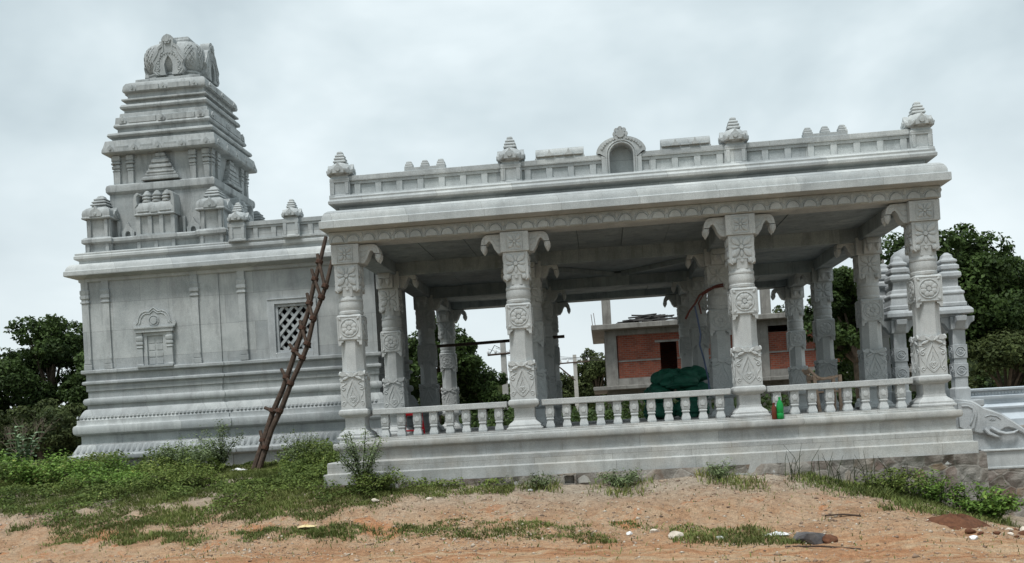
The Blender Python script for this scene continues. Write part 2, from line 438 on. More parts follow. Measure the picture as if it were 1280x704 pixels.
def ground_mat():
    m, t, b = new_mat('dry_red_earth')
    P = pos(t)
    g = node(t, 'ShaderNodeNewGeometry'); s = node(t, 'ShaderNodeSeparateXYZ'); t.links.new(g.outputs['Position'], s.inputs[0])
    wob = noise(t, P, 1.1, 5, .6)
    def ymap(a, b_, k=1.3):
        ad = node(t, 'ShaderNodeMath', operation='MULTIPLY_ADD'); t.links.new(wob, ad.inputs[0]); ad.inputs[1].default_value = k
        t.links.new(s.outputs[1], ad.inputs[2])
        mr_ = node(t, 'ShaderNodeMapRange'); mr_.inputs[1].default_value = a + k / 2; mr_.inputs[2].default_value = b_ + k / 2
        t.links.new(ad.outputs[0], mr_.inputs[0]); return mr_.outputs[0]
    road = ramp(t, noise(t, pos(t, (.45, 1.9, 1)), 1.7, 8, .72, .5), [(.26, (.17, .085, .045)), (.40, (.33, .165, .085)), (.5, (.39, .235, .135)), (.6, (.43, .32, .21)), (.66, (.36, .225, .135)), (.76, (.25, .12, .06))])
    bank = ramp(t, noise(t, P, 1.3, 8, .72, .5), [(.3, (.22, .14, .09)), (.44, (.34, .21, .125)), (.54, (.38, .275, .185)), (.62, (.37, .175, .085)), (.78, (.39, .28, .19))])
    grey = ramp(t, noise(t, P, 2.2, 8, .72), [(.3, (.19, .15, .115)), (.5, (.33, .275, .215)), (.7, (.40, .345, .28))])
    c = mix(t, ymap(-4.1, -3.0), road, bank); c = mix(t, ymap(-2.4, -1.0), c, grey)
    c = mix(t, 1.0, c, ramp(t, noise(t, P, 13, 6, .8, .3), [(.34, G(.68)), (.5, G(1.03)), (.68, G(1.25))]), 'MULTIPLY')
    c = mix(t, 1.0, c, ramp(t, noise(t, P, 70, 4, .8), [(.36, G(.68)), (.5, G(1.03)), (.66, G(1.28))]), 'MULTIPLY')
    v = node(t, 'ShaderNodeTexVoronoi'); v.inputs['Scale'].default_value = 46; t.links.new(P, v.inputs[0])
    peb = ramp(t, v.outputs['Distance'], [(.16, G(1)), (.26, G(0))])
    pm = node(t, 'ShaderNodeSeparateXYZ'); t.links.new(v.outputs['Color'], pm.inputs[0])
    sel = ramp(t, pm.outputs[0], [(.72, G(0)), (.75, G(1))])
    mul = mix(t, 1.0, peb, sel, 'MULTIPLY')
    c = mix(t, mul, c, ramp(t, pm.outputs[1], [(0, (.16, .12, .09)), (1, (.55, .48, .40))]))
    # unseen foreground recoloured dull tan to cut orange light bounced onto the frieze
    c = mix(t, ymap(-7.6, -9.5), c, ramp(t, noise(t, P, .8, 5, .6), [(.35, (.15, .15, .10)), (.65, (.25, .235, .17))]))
    t.links.new(c, b.inputs['Base Color']); b.inputs['Roughness'].default_value = .97; b.inputs['Specular IOR Level'].default_value = .1
    bump(t, b, mix(t, .35, noise(t, P, 22, 7, .8), peb), 1.0, .05)
    return m
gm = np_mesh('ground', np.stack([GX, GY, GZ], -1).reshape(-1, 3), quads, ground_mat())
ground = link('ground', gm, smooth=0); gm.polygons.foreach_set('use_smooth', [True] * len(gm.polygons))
tag(ground, kind='structure')
# ================================================================== THE PILLARED HALL
XS = [0.0, 2.9, 6.61, 9.51]; YS = [0.0, 3.28, 7.24, 10.52]
hall = thing('pillared_hall', 'open grey stone hall with carved pillars, white balustrade and flat parapet roof', 'temple hall', (4.75, 5.26, -.3))

# --- stepped stone platform
mb = MB()
mb.rects(XS[0], XS[3], -.08, 10.6, [(.50, -.45), (.485, -.26), (.485, -.105), (.43, -.10), (.43, .07), (.415, .085), (.255, .09), (.255, .27), (.30, .285), (.33, .30), (.34, .335), (.335, .385), (.325, .40), (.25, .405), (.25, .43), (.235, .435), (.235, .465)])
mb.build('platform', M['plinth'], hall, bevel=.008)
mb = MB()
# rubble footing under the platform: an uneven masonry face
def rubble_face(mb, x0, x1, y, z0, z1, amp=.05, seed=1, step=.045):
    xs_ = np.arange(x0, x1 + step, step); zs_ = np.arange(z0, z1 + step * .5, step); A_, B_ = np.meshgrid(xs_, zs_)
    d = (vnoise(A_, B_, 3.4, seed) - .5) * amp * 1.6 + (vnoise(A_, B_, 9, seed + 1) - .5) * amp * .8
    V = np.stack([A_, y - d, B_], -1).reshape(-1, 3); n = len(xs_); m = len(zs_)
    mb.add([tuple(v) for v in V], [(j * n + i, j * n + i + 1, (j + 1) * n + i + 1, (j + 1) * n + i) for j in range(m - 1) for i in range(n - 1)])
mb = MB(); rubble_face(mb, -.52, 10.09, -.60, -1.95, -.27)
mb.build('footing', M['rubble'], hall, smooth=0)
mb = MB(); mb.box(-.5, 10.085, -.54, 10.9, -1.95, -.27)
mb.build('footing_core', M['rubble'], hall)
mb = MB(); mb.box(-.1, 9.6, .0, 10.5, .455, .469)
mb.build('floor', M['floor'], hall)  # unseen floor layer, added dark to reduce bounce light between the pillars
random.seed(11)

# --- carved pillar, built once about its own axis and copied
def column_mesh():
    mb = MB()
    A = .205
    # upper flower block
    mb.rects(-A, A, -A, A, [(-.004, 3.055), (0, 3.06), (0, 3.44), (-.006, 3.45)])
    mb.ngon(0, 0, [(.19, 2.90), (.192, 3.0), (.2, 3.06)], 8)
    # ringed neck
    mb.ngon(0, 0, [(.188, 2.58), (.2, 2.60), (.204, 2.605), (.206, 2.64), (.2, 2.65), (.196, 2.655), (.198, 2.675), (.203, 2.69), (.208, 2.73), (.204, 2.78), (.198, 2.815), (.2, 2.82), (.206, 2.825), (.206, 2.85), (.2, 2.86), (.19, 2.90)], 16)
    # medallion block
    B = .210
    mb.rects(-B, B, -B, B, [(-.01, 2.145), (0, 2.155), (0, 2.56), (-.02, 2.585)])
    # eight sided shaft
    mb.ngon(0, 0, [(.196, 1.60), (.19, 1.75), (.188, 2.0), (.194, 2.15)], 8)
    # scroll block
    C = .206
    mb.rects(-C, C, -C, C, [(.006, .98), (.006, 1.0), (.004, 1.2), (0, 1.58), (-.015, 1.60)])
    for k in range(4):
        f = frame(0, 0, A, k); flower(mb, f, 3.25, .165, .021)
        for sx in (-1, 1):       # drops at the lower corners
            mb.poly(f, [(sx * .2, 3.06), (sx * .09, 3.06), (sx * .10, 3.0), (sx * .16, 2.965), (sx * .2, 3.0)], -.05, .006)
            petal(mb, f, -pi / 2, 0, .09, .035, .02, sx * .14, 3.07)
        disc(mb, f, 0, 3.03, .028, .006, 10)
        f = frame(0, 0, B, k)
        ringc(mb, f, 0, 2.36, .152, .010, 24); disc(mb, f, 0, 2.36, .034, .02, 12)
        for i in range(8): petal(mb, f, i * pi / 4 + pi / 8, (.04), .135, .048, .016, 0, 2.36)
        for sx in (-1, 1):
            petal(mb, f, pi / 4 if sx > 0 else 3 * pi / 4, 0, .06, .024, .013, sx * .138, 2.50)
            petal(mb, f, -pi / 4 if sx > 0 else -3 * pi / 4, 0, .06, .024, .013, sx * .138, 2.22)
            mb.poly(f, [(sx * .208, 2.16), (sx * .11, 2.16), (sx * .12, 2.12), (sx * .15, 2.115), (sx * .16, 2.075), (sx * .2, 2.06), (sx * .205, 2.1)], -.05, -.004)
        # side edging of the medallion block
        rtube(mb, f, [(-.19, 2.17), (-.19, 2.55), (.19, 2.55), (.19, 2.17), (-.19, 2.17)], .007)
        f = frame(0, 0, C, k)
        # garland along the top edge
        mb.poly(f, [(-.225, 1.56), (-.2, 1.6), (-.15, 1.625), (-.08, 1.60), (-.03, 1.585), (0, 1.615), (.03, 1.585), (.08, 1.60), (.15, 1.625), (.2, 1.60), (.225, 1.56), (.16, 1.535), (.08, 1.545), (0, 1.52), (-.08, 1.545), (-.16, 1.535)], -.01, .02)
        for sx in (-1, 1):
            petal(mb, f, pi / 2 - sx * .9, 0, .12, .03, .03, sx * .02, 1.52)
            petal(mb, f, pi / 2 - sx * 2.0, 0, .13, .03, .03, sx * .05, 1.53)
        # long drop with scrolls either side
        dl = [(0, 1.50), (.012, 1.44), (.045, 1.36), (.085, 1.28), (.11, 1.20), (.10, 1.12), (.05, 1.06), (0, 1.02)]
        for sx in (-1, 1):
            rtube(mb, f, [(sx * u, z) for u, z in dl], .013)
            rtube(mb, f, [(sx * u * .55, 1.02 + (z - 1.02) * .62 + .02) for u, z in dl], .010)
            rtube(mb, f, spiral(sx * .155, 1.335, .045, pi / 2, 1.2, -sx), .012)
            rtube(mb, f, [(sx * .155, 1.38), (sx * .10, 1.42), (sx * .16, 1.46), (sx * .2, 1.45)], .011)
            rtube(mb, f, spiral(sx * .155, 1.075, .042, -pi / 2, 1.2, sx), .012)
            rtube(mb, f, [(sx * .113, 1.09), (sx * .135, 1.17), (sx * .17, 1.22), (sx * .185, 1.28)], .011)
            rtube(mb, f, spiral(sx * .033, 1.145, .03, 0 if sx > 0 else pi, 1.3, sx), .012)
            rtube(mb, f, [(0, 1.085), (sx * .05, 1.13), (sx * .06, 1.165), (sx * .03, 1.185), (0, 1.165)], .012)
    return mb

def base_mesh():
    mb = MB()
    mb.rects(-.27, .27, -.27, .27, [(.03, .467), (.03, .505), (0, .51), (0, .545), (-.025, .575), (-.06, .60), (-.085, .625), (-.09, .66), (-.095, .665)])
    mb.rects(-.172, .172, -.172, .172, [(0, .66), (0, .835), (.04, .84), (.05, .862), (.07, .868), (.082, .885), (.085, .915), (.078, .95), (.06, .968), (.03, .98)])
    return mb

def capital_mesh():
    mb = MB(); H = .237
    mb.rects(-H, H, -H, H, [(-.006, 3.448), (0, 3.455), (0, 3.775), (-.005, 3.782)])
    for k in range(4):
        f = frame(0, 0, H, k)
        flower(mb, f, 3.615, .11, .02)
        rtube(mb, f, [(-.135, 3.48), (.135, 3.48), (.135, 3.75), (-.135, 3.75), (-.135, 3.48)], .007)
    return mb

BR = [(0, .325), (.2, .325), (.285, .32), (.335, .29), (.366, .24), (.39, .15), (.395, .137), (.385, .08), (.34, .015), (.29, .09), (.285, .125), (.27, .15), (.25, .195), (.21, .21), (.17, .16), (.135, .075), (.07, 0), (0, 0)]
def bracket_mesh(ax):
    """scrolled corbel with a hanging bud; runs along the local direction ax (0 right, 1 back, 2 left, 3 front)"""
    mb = MB(); a = ax * pi / 2; u = Vector((cos(a), sin(a), 0)); v = Vector((-sin(a), cos(a), 0))
    fr = lambda uu, ww, d: tuple(u * (.236 + uu * .89) + v * d * .8 + Vector((0, 0, 3.452 + ww)))
    body = BR[:5] + [(.385, .16), (.30, .16), (.27, .17), (.25, .205), (.21, .215), (.17, .165), (.135, .08), (.07, 0), (0, 0)]
    mb.poly(fr, body, -.15, .15)
    c = u * (.236 + .34 * .89)
    cx, cy = c.x, c.y
    for d in (-.08, .08):
        mb.ngon(cx + v.x * d, cy + v.y * d, [(.048, 3.60), (.052, 3.585), (.045, 3.575), (.05, 3.55), (.042, 3.52), (.02, 3.48), (.004, 3.455)], 8)
    for d in (-.121, .121):        # incised scroll lines on both cheeks
        g = lambda uu, ww, dd, d=d: tuple(u * (.236 + uu * .89) + v * d + Vector((0, 0, 3.452 + ww)))
        rtube(mb, g, [(0, .21), (.10, .205), (.15, .235), (.19, .275), (.26, .28), (.31, .25), (.33, .18)], .009)
        rtube(mb, g, [(0, .12), (.06, .11), (.11, .15), (.15, .22), (.2, .25), (.25, .235)], .008)
    return mb

cm = column_mesh(); proto = cm.build('column', M['column'], hall, bevel=0, loc=(XS[0], YS[0], 0))
pbase = base_mesh().build('column_base', M['column'], proto, bevel=.008)
pcap = capital_mesh().build('capital', M['column'], proto, bevel=.006)
brk = {}
for ax in range(4):
    brk[ax] = bracket_mesh(ax).build('bracket', M['column'], proto, bevel=.006)
allow = lambda i, j: [ax for ax, ok in ((0, i < 3), (1, j < 3), (2, i > 0), (3, j > 0)) if ok]
for j, y in enumerate(YS):
    for i, x in enumerate(XS):
        if i == j == 0: continue
        c = dup(proto, hall, (x, y, 0), subs=False)
        for s in (pbase, pcap): dup(s, c)
        for ax in allow(i, j): dup(brk[ax], c)
for ax in (2, 3):
    bpy.data.objects.remove(brk[ax])

# --- beams and ceiling
for j, y in enumerate(YS):
    mb = MB(); z0 = 3.792 if j in (0, 3) else 3.70
    hw = .2
    mb.rects(-.215, 9.725, y - hw, y + hw, [(-.012, z0), (0, z0 + .012), (0, 4.0)])
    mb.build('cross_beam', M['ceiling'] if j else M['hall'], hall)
for i, x in enumerate(XS):
    for j in range(3):
        mb = MB(); mb.rects(x - .19, x + .19, YS[j] + .203, YS[j + 1] - .203, [(-.012, 3.72), (0, 3.732), (0, 3.998)])
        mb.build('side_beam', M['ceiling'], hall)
mb = MB()
for i in range(3):
    for j in range(3):
        x0, x1, y0, y1 = XS[i] + .19, XS[i + 1] - .19, YS[j] + .2, YS[j + 1] - .2
        if i == j == 1:       # middle bay closed by two turned squares of slabs
            cx, cy = (x0 + x1) / 2, (y0 + y1) / 2
            hx, hy = (x1 - x0) / 2, (y1 - y0) / 2
            for sx in (-1, 1):
                for sy in (-1, 1):
                    p = [(cx + sx * hx, cy + sy * hy), (cx + sx * .05 * hx, cy + sy * hy), (cx + sx * hx, cy + sy * .05 * hy)]
                    mb.poly(lambda u, v, d: (u, v, d), p, 3.93, 4.03)
            mb.box(x0, x1, y0, y1, 4.035, 4.2)
        else:
            n = max(2, int(round((x1 - x0) / .9)))
            for k in range(n):      # roofing slabs
                a = x0 + (x1 - x0) * k / n; b = x0 + (x1 - x0) * (k + 1) / n
                mb.box(a + .004, b - .004, y0, y1, 3.955 + .006 * ((k * 7 + i + j) % 3), 4.15)
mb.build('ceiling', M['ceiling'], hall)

# --- frieze with a row of lunettes, heavy curved cornice
mb = MB()
mb.rects(XS[0] - .235, XS[3] + .235, -.245, 10.765, [(-.03, 3.79), (0, 3.79), (.02, 3.80), (.02, 3.985), (.0, 4.0), (-.03, 4.0), (-.03, 3.79)], cap=False)
mb2 = MB()
fz = lambda u, w_, d: (u, -.265 - d, w_)
n = 37; step = (XS[3] + .47) / n
for k in range(n):
    u0 = XS[0] - .235 + step * (k + .5)
    arc = [(u0 + .098 * cos(pi * i / 10), 3.808 + .105 * sin(pi * i / 10)) for i in range(11)]
    mb2.poly(fz, arc, -.002, .032)
    rtube(mb2, fz, [(u0 + .118 * cos(pi * i / 10), 3.806 + .135 * sin(pi * i / 10)) for i in range(11)], .013, .0)
    petal(mb2, fz, -pi / 2, 0, .10, .04, .012, u0 + step / 2, 3.972)
o = mb.build('frieze', M['hall'], hall)
mb2.build('lunette_carving', M['hall'], o)
mb = MB()
mb.rects(XS[0] - .20, XS[3] + .20, -.42, 10.94, [(-.25, 3.99), (.10, 4.0), (.135, 4.005), (.135, 4.13), (.10, 4.14), (.095, 4.19), (.08, 4.24), (.05, 4.285), (.01, 4.315), (-.06, 4.335), (-.25, 4.34), (-.25, 3.99)], cap=False)
mb.rects(XS[0] - .05, XS[3] + .05, -.25, 10.77, [(0, 4.33), (0, 4.40), (.10, 4.43), (.145, 4.44), (.15, 4.49), (.125, 4.52), (.13, 4.555), (.06, 4.575), (.04, 4.60), (.0, 4.61)])
mb.box(.1, 9.4, .1, 10.4, 4.1, 4.5)
mb.build('cornice', M['hall'], hall, bevel=.006)

# --- parapet wall of pilasters and sunk panels, with its ornaments
par = MB(); PT = 4.955
def parapet_side(mb, p0, p1, nrm, posts, z0=4.60, z1=PT, t=.11, step=.365):
    p0, p1, nrm = Vector(p0), Vector(p1), Vector(nrm); d = (p1 - p0); ln = d.length; d.normalize()
    def seg(a, b, o0, o1, za, zb):
        c = [p0 + d * a + nrm * o0, p0 + d * b + nrm * o0, p0 + d * b + nrm * o1, p0 + d * a + nrm * o1]
        mb.loft([[(q.x, q.y, za) for q in c], [(q.x, q.y, zb) for q in c]])
    seg(0, ln, -t, t - .040, z0, z1 - .14); seg(0, ln, -t - .003, t + .012, z0 - .003, z0 + .045)
    seg(0, ln, -t - .004, t - .008, z1 - .14, z1 - .085); seg(0, ln, -t - .006, t + .014, z1 - .09, z1)
    k = 0; x = step * .5
    while x < ln - .1:
        seg(x - .052, x + .052, 0, t - .012, z0 + .04, z1 - .137); x += step
FY = -.05
pars = []
for a, b, n_ in (((XS[0] + .08, FY, 0), (4.43, FY, 0), (0, -1, 0)), ((5.08, FY, 0), (XS[3] - .08, FY, 0), (0, -1, 0)), ((XS[3] - .02, .09, 0), (XS[3] - .02, 10.43, 0), (1, 0, 0)),
                 ((XS[0] + .02, 10.43, 0), (XS[0] + .02, .09, 0), (-1, 0, 0)), ((XS[3] - .08, 10.57, 0), (XS[0] + .08, 10.57, 0), (0, 1, 0))):
    par = MB(); parapet_side(par, a, b, n_, []); pars.append(par.build('parapet', M['hall'], hall, bevel=.005))
par = pars[0]

def turret(mb, cx, cy, z0, s=1.0, post=None, relief=True):
    """bulbous lotus turret with a stepped cap; z0 is the foot of the bulb"""
    if post is not None:
        mb.rects(cx - .155, cx + .155, cy - .155, cy + .155, [(.03, post), (.03, post + .04), (0, post + .05), (0, z0 - .135), (.015, z0 - .13), (.015, z0 - .06), (.0, z0 - .055), (-.01, z0 - .01), (.03, z0)])
        for k in range(4):
            f = frame(cx, cy, .155, k)
            for u in (-.125, .125): mb.poly(f, [(u - .03, post + .05), (u + .03, post + .05), (u + .03, z0 - .135), (u - .03, z0 - .135)], -.01, .02)
    q = lambda pr: [(a * s, z0 + b * s) for a, b in pr]
    mb.ngon(cx, cy, q([(.15, -.005), (.18, .0), (.208, .02), (.218, .05), (.214, .09), (.196, .135), (.168, .175), (.135, .205), (.105, .225), (.10, .24)]), 16)
    mb.rects(cx, cx, cy, cy, q([(.09, .225), (.108, .232), (.108, .255), (.088, .275), (.082, .28), (.095, .286), (.095, .305), (.074, .328), (.066, .333), (.078, .338), (.078, .355), (.056, .38), (.045, .384), (.052, .392), (.045, .42), (.026, .435), (.004, .44)]))
    if relief:
        for k in range(4):
            f = frame(cx, cy, .205 * s, k)
            mb.poly(f, [(.105 * s * cos(pi * i / 10) * (1 if i in (0, 10) else 1), z0 + .02 * s + .14 * s * sin(pi * i / 10) + (.05 * s if i == 5 else 0)) for i in range(11)], -.05 * s, .022 * s)
            disc(mb, f, 0, z0 + .085 * s, .042 * s, .04 * s, 10)
            f2 = frame(cx, cy, .205 * s, k + .5)
            for i in range(3): petal(mb, f2, pi / 2 + (i - 1) * .8, 0, .13 * s, .045 * s, .045 * s, 0, z0 + .01 * s)

for x in (XS[0] - .03, 2.91, 6.605, XS[3] + .03):
    mb = MB(); turret(mb, x, FY - .02 if x not in (XS[0] - .03, XS[3] + .03) else FY, 4.975, 1.0, post=4.59)
    mb.build('turret', M['hall'], pars[0] if x < 4.7 else pars[1], bevel=.004)
for x in (XS[0] - .03, XS[3] + .03):
    mb = MB(); turret(mb, x, 10.57, 4.975, 1.0, post=4.59); mb.build('turret', M['hall'], pars[4], bevel=.004)
for x0 in (1.44, 8.07):                        # rows of three stepped knobs
    mb = MB(); mb.box(x0 - .35, x0 + .35, FY - .09, FY + .09, PT - .002, PT + .062)
    for k in (-1, 0, 1):
        cx = x0 + k * .275
        mb.rects(cx, cx, FY, FY, [(.062, PT + .06), (.075, PT + .066), (.075, PT + .09), (.062, PT + .105), (.066, PT + .115), (.06, PT + .14), (.045, PT + .15), (.05, PT + .158), (.04, PT + .18), (.015, PT + .19)])
    mb.build('knob_row', M['hall'], pars[0] if x0 < 4.7 else pars[1], bevel=.003)
for x0 in (3.735, 5.815):                      # barrel topped blocks
    mb = MB(); L0 = .415
    fr = lambda u, w_, d: (x0 + d, FY + u, w_)
    mb.box(x0 - L0, x0 + L0, FY - .10, FY + .10, PT - .002, PT + .035)
    mb.poly(fr, [(-.095, PT + .035), (-.105, PT + .07), (-.10, PT + .12), (-.08, PT + .155), (-.045, PT + .17), (-.035, PT + .19), (.035, PT + .19), (.045, PT + .17), (.08, PT + .155), (.10, PT + .12), (.105, PT + .07), (.095, PT + .035)], -L0 + .012, L0 - .012)
    f = lambda u, w_, d: (x0 + u, FY - .10 - d, w_)
    for u in (-.17, .15): mb.poly(f, [(u - .085, PT + .045), (u - .03, PT + .10), (u, PT + .165), (u + .03, PT + .10), (u + .085, PT + .045)], -.04, .055)
    for u in (-.32, -.01, .31): mb.poly(f, [(u - .07, PT + .045), (u + .07, PT + .045), (u + .07, PT + .068), (u - .07, PT + .068)], -.03, .035)
    mb.build('barrel_block', M['hall'], pars[0] if x0 < 4.7 else pars[1], bevel=.004)
# arched niche in the middle of the parapet
mb = MB(); nx0 = 4.755
f = lambda u, w_, d: (nx0 + u, FY - .09 - d, w_)
def arch(ru, z, n=14, a0=0, a1=pi): return [(ru * cos(a0 + (a1 - a0) * i / n), z + ru * sin(a0 + (a1 - a0) * i / n)) for i in range(n + 1)]
ring_o = [(.33, 4.55)] + [(.33, 4.96)] + [(.405, 4.965), (.41, 5.0)] + [(.41 * cos(a) , 4.97 + .27 * sin(a)) for a in np.linspace(.25, pi - .25, 13)] + [(-.41, 5.0), (-.405, 4.965), (-.33, 4.96), (-.33, 4.55)]
ring_i = [(.195, 4.55)] + arch(.195, 4.92) + [(-.195, 4.55)]
# stitch the arch: front slab with the opening left out
def slab_with_hole(mb, f, o, i_, d0, d1):
    """o, i_: open polylines with the same start/end side; bridged by resampling"""
    def rs(p, n):
        p = np.array(p); s = np.r_[0, np.cumsum(np.hypot(*np.diff(p, axis=0).T))]; t = np.linspace(0, s[-1], n)
        return np.c_[np.interp(t, s, p[:, 0]), np.interp(t, s, p[:, 1])]
    n = 49; a, b = rs(o, n), rs(i_, n)
    V = [f(*p, d1) for p in a] + [f(*p, d1) for p in b] + [f(*p, d0) for p in a] + [f(*p, d0) for p in b]; F = []
    for k in range(n - 1):
        F += [(k, k + 1, n + k + 1, n + k), (2 * n + k, 3 * n + k, 3 * n + k + 1, 2 * n + k + 1), (k, 2 * n + k, 2 * n + k + 1, k + 1), (n + k, n + k + 1, 3 * n + k + 1, 3 * n + k)]
    F += [(0, n, 3 * n, 2 * n), (n - 1, 3 * n - 1, 4 * n - 1, 2 * n - 1)]
    mb.add(V, F)
slab_with_hole(mb, f, ring_o, ring_i, -.16, .05)
mb.poly(f, [(.33, 4.55), (.33, 4.97)] + [(.40 * cos(a), 4.97 + .26 * sin(a)) for a in np.linspace(.2, pi - .2, 13)] + [(-.33, 4.97), (-.33, 4.55)], -.26, -.162)
for r, d in ((.21, .05), (.245, .056)):
    rtube(mb, lambda u, w_, dd, d=d: f(u, w_, d), [(r, 4.56)] + arch(r, 4.92) + [(-r, 4.56)], .014)
for k in range(15):
    a = .3 + (pi - .6) * k / 14; u, z = .33 * cos(a), 4.985 + .22 * sin(a)
    disc(mb, lambda uu, ww, d: f(uu, ww, d + .05), u, z, .024, .014, 8)
for k in range(8):
    disc(mb, lambda uu, ww, d: f(uu, ww, d + .03), .085 * cos(k * pi / 4), 5.27 + .085 * sin(k * pi / 4), .042, .035, 10)
disc(mb, lambda uu, ww, d: f(uu, ww, d + .03), 0, 5.27, .07, .05, 12); disc(mb, lambda uu, ww, d: f(uu, ww, d - .06), 0, 5.27, .10, .10, 12)
mb.poly(f, [(-.09, 5.15), (.09, 5.15), (.07, 5.3), (0, 5.37), (-.07, 5.3)], -.10, .03)
mb.build('arched_niche', M['hall'], hall, bevel=.003)

# --- front balustrade: three bays, each a handrail on turned stone posts
def baluster_mesh():
    mb = MB()
    mb.rects(0, 0, 0, 0, [(.07, .466), (.07, .485), (.076, .49), (.07, .52), (.056, .57), (.05, .60), (.062, .605), (.066, .62), (.06, .635), (.052, .64), (.062, .65), (.067, .66), (.067, .845), (.06, .852)])
    for k in range(4):
        f = frame(0, 0, .067, k)
        mb.poly(f, [(-.035, .70), (.035, .70), (.04, .75), (0, .80), (-.04, .75)], -.002, .012)
        rtube(mb, f, [(-.045, .68), (.045, .68)], .007, 0, 5); rtube(mb, f, [(-.045, .82), (.045, .82)], .007, 0, 5)
    return mb
bal_me = None
for (x0, x1, bx) in ((.27, 2.63, [.49 + .2805 * k for k in range(8)]), (3.17, 6.34, [3.32 + .282 * k for k in range(11)]), (6.88, 9.24, [7.06 + .282 * k for k in range(8)])):
    mb = MB()
    mb.rects(x0 + .02, x1 - .02, -.10 + .0, .10, [(-.006, .851), (0, .857), (0, .945), (-.008, .953)])
    rail = mb.build('balustrade', M['column'], hall, bevel=.008)
    for x in bx:
        if bal_me is None:
            bal_me = baluster_mesh().build('baluster', M['column'], rail, bevel=.004, loc=(x, 0, 0))
        else:
            c = bal_me.copy(); COL.objects.link(c); c.parent = rail; c.location = (x, 0, 0)
# ================================================================== THE SHRINE WITH ITS TOWER
SX, SY = -5.22, 5.33            # axis of the tower
shrine = thing('shrine_building', 'closed grey stone shrine with moulded base, blind niche and stepped tower under a bulbous cap', 'temple shrine', (SX, SY, 0))
HW = 1.67; WY = 3.66
x0, x1, y0, y1 = SX - HW, -3.83, WY, 2 * SY - WY
# base mouldings (outset from the wall face, height)
BP = [(.36, -.5), (.36, .265), (.53, .28), (.545, .30), (.54, .37), (.50, .385), (.41, .40), (.40, .43), (.37, .47), (.30, .54), (.26, .605), (.19, .62), (.18, .64), (.18, .80), (.30, .82), (.355, .85), (.372, .90), (.372, .97), (.35, 1.01), (.29, 1.03), (.265, 1.06), (.265, 1.135), (.22, 1.145), (.205, 1.17), (.19, 1.22), (.14, 1.29), (.085, 1.345), (.06, 1.36), (.0, 1.375), (.0, 1.45), (.07, 1.47), (.098, 1.51), (.098, 1.56), (.07, 1.595), (-.02, 1.615), (-.02, 1.75), (.012, 1.765), (.012, 1.89), (.09, 1.905), (.105, 1.92), (.105, 1.955), (.09, 1.97), (.0, 1.985), (.0, 2.12), (.10, 2.14), (.118, 2.155), (.118, 2.205), (.10, 2.22), (0, 2.225)]
BP = [(o * .64 if o > 0 else o, z) for o, z in BP]
mb = MB(); mb.rects(x0, x1, y0, y1, BP)
base = mb.build('base_moulding', M['shrine'], shrine, bevel=.005)
mb = MB(); mb.rects(x1 - .2, -.42, y0 + .025, y1 - .025, BP)
mb.build('base_moulding', M['shrine'], shrine, bevel=.005)
# carved petals along the two lotus courses, front and left
mb = MB()
def petal_course(mb, p0, p1, nrm, z0, z1, o0, o1, pitch, arch_=True):
    p0, p1, n = Vector(p0), Vector(p1), Vector(nrm); d = p1 - p0; ln = d.length; d.normalize(); k = int(ln / pitch)
    for i in range(k):
        c = p0 + d * (ln * (i + .5) / k); hwd = pitch * .43
        def P(u, t, e=0): q = c + d * u + n * (o0 + (o1 - o0) * t + e); return (q.x, q.y, z0 + (z1 - z0) * t)
        # t = 0 low outer edge, 1 high inner edge
        mb.add([P(-hwd, .55, .004), P(-hwd * .8, .2, .012), P(0, 0, .02), P(hwd * .8, .2, .012), P(hwd, .55, .004), P(hwd * .7, .95, .003), P(-hwd * .7, .95, .003), P(0, .3, .05), P(0, .8, .03)],
               [(0, 1, 7), (1, 2, 7), (2, 3, 7), (3, 4, 7), (4, 5, 8, 7), (5, 6, 8), (6, 0, 7, 8)])
for z0, z1, o0, o1, pt in ((.43, .60, .25, .165, .125), (1.165, 1.235, .131, .113, .085)):
    for a, b, n_ in (((x0 - .2, y0, 0), (x1 + .25, y0, 0), (0, -1, 0)), ((x1 + .3, y0 + .025, 0), (-.45, y0 + .025, 0), (0, -1, 0)), ((x0, y1, 0), (x0, y0 - .2, 0), (-1, 0, 0))):
        mb = MB(); petal_course(mb, a, b, n_, z0, z1, o0, o1, pt); mb.build('lotus_carving', M['shrine'], base)

# walls; the vestibule wall has a real opening for the lattice window
mb = MB(); mb.box(x0, x1 + .02, y0, y1, 2.22, 4.16)
wall = mb.build('wall', M['shrine'], shrine, bevel=.004)
WX0, WX1, WZ0, WZ1 = -2.60, -1.80, 2.34, 3.37; vy = y0 + .025
mb = MB()
mb.box(x1 + .02, WX0, vy, vy + .3, 2.22, 4.16); mb.box(WX1, -.42, vy, vy + .3, 2.22, 4.16)
mb.box(WX0, WX1, vy, vy + .3, 2.22, WZ0); mb.box(WX0, WX1, vy, vy + .3, WZ1, 4.16)
mb.box(x1 + .02, -.42, y1 - .33, y1 - .025, 2.22, 4.16)
mb.box(-.72, -.42, vy + .3, SY - .6, 2.22, 4.16); mb.box(-.72, -.42, SY + .6, y1 - .33, 2.22, 4.16)
mb.box(-.72, -.42, SY - .6, SY + .6, 3.3, 4.16)
mb.build('vestibule_wall', M['shrine'], shrine)
mb = MB(); mb.box(-.40, -.36, SY - .62, SY + .62, .47, 3.3)
mb.build('doorway', M['door'], shrine)
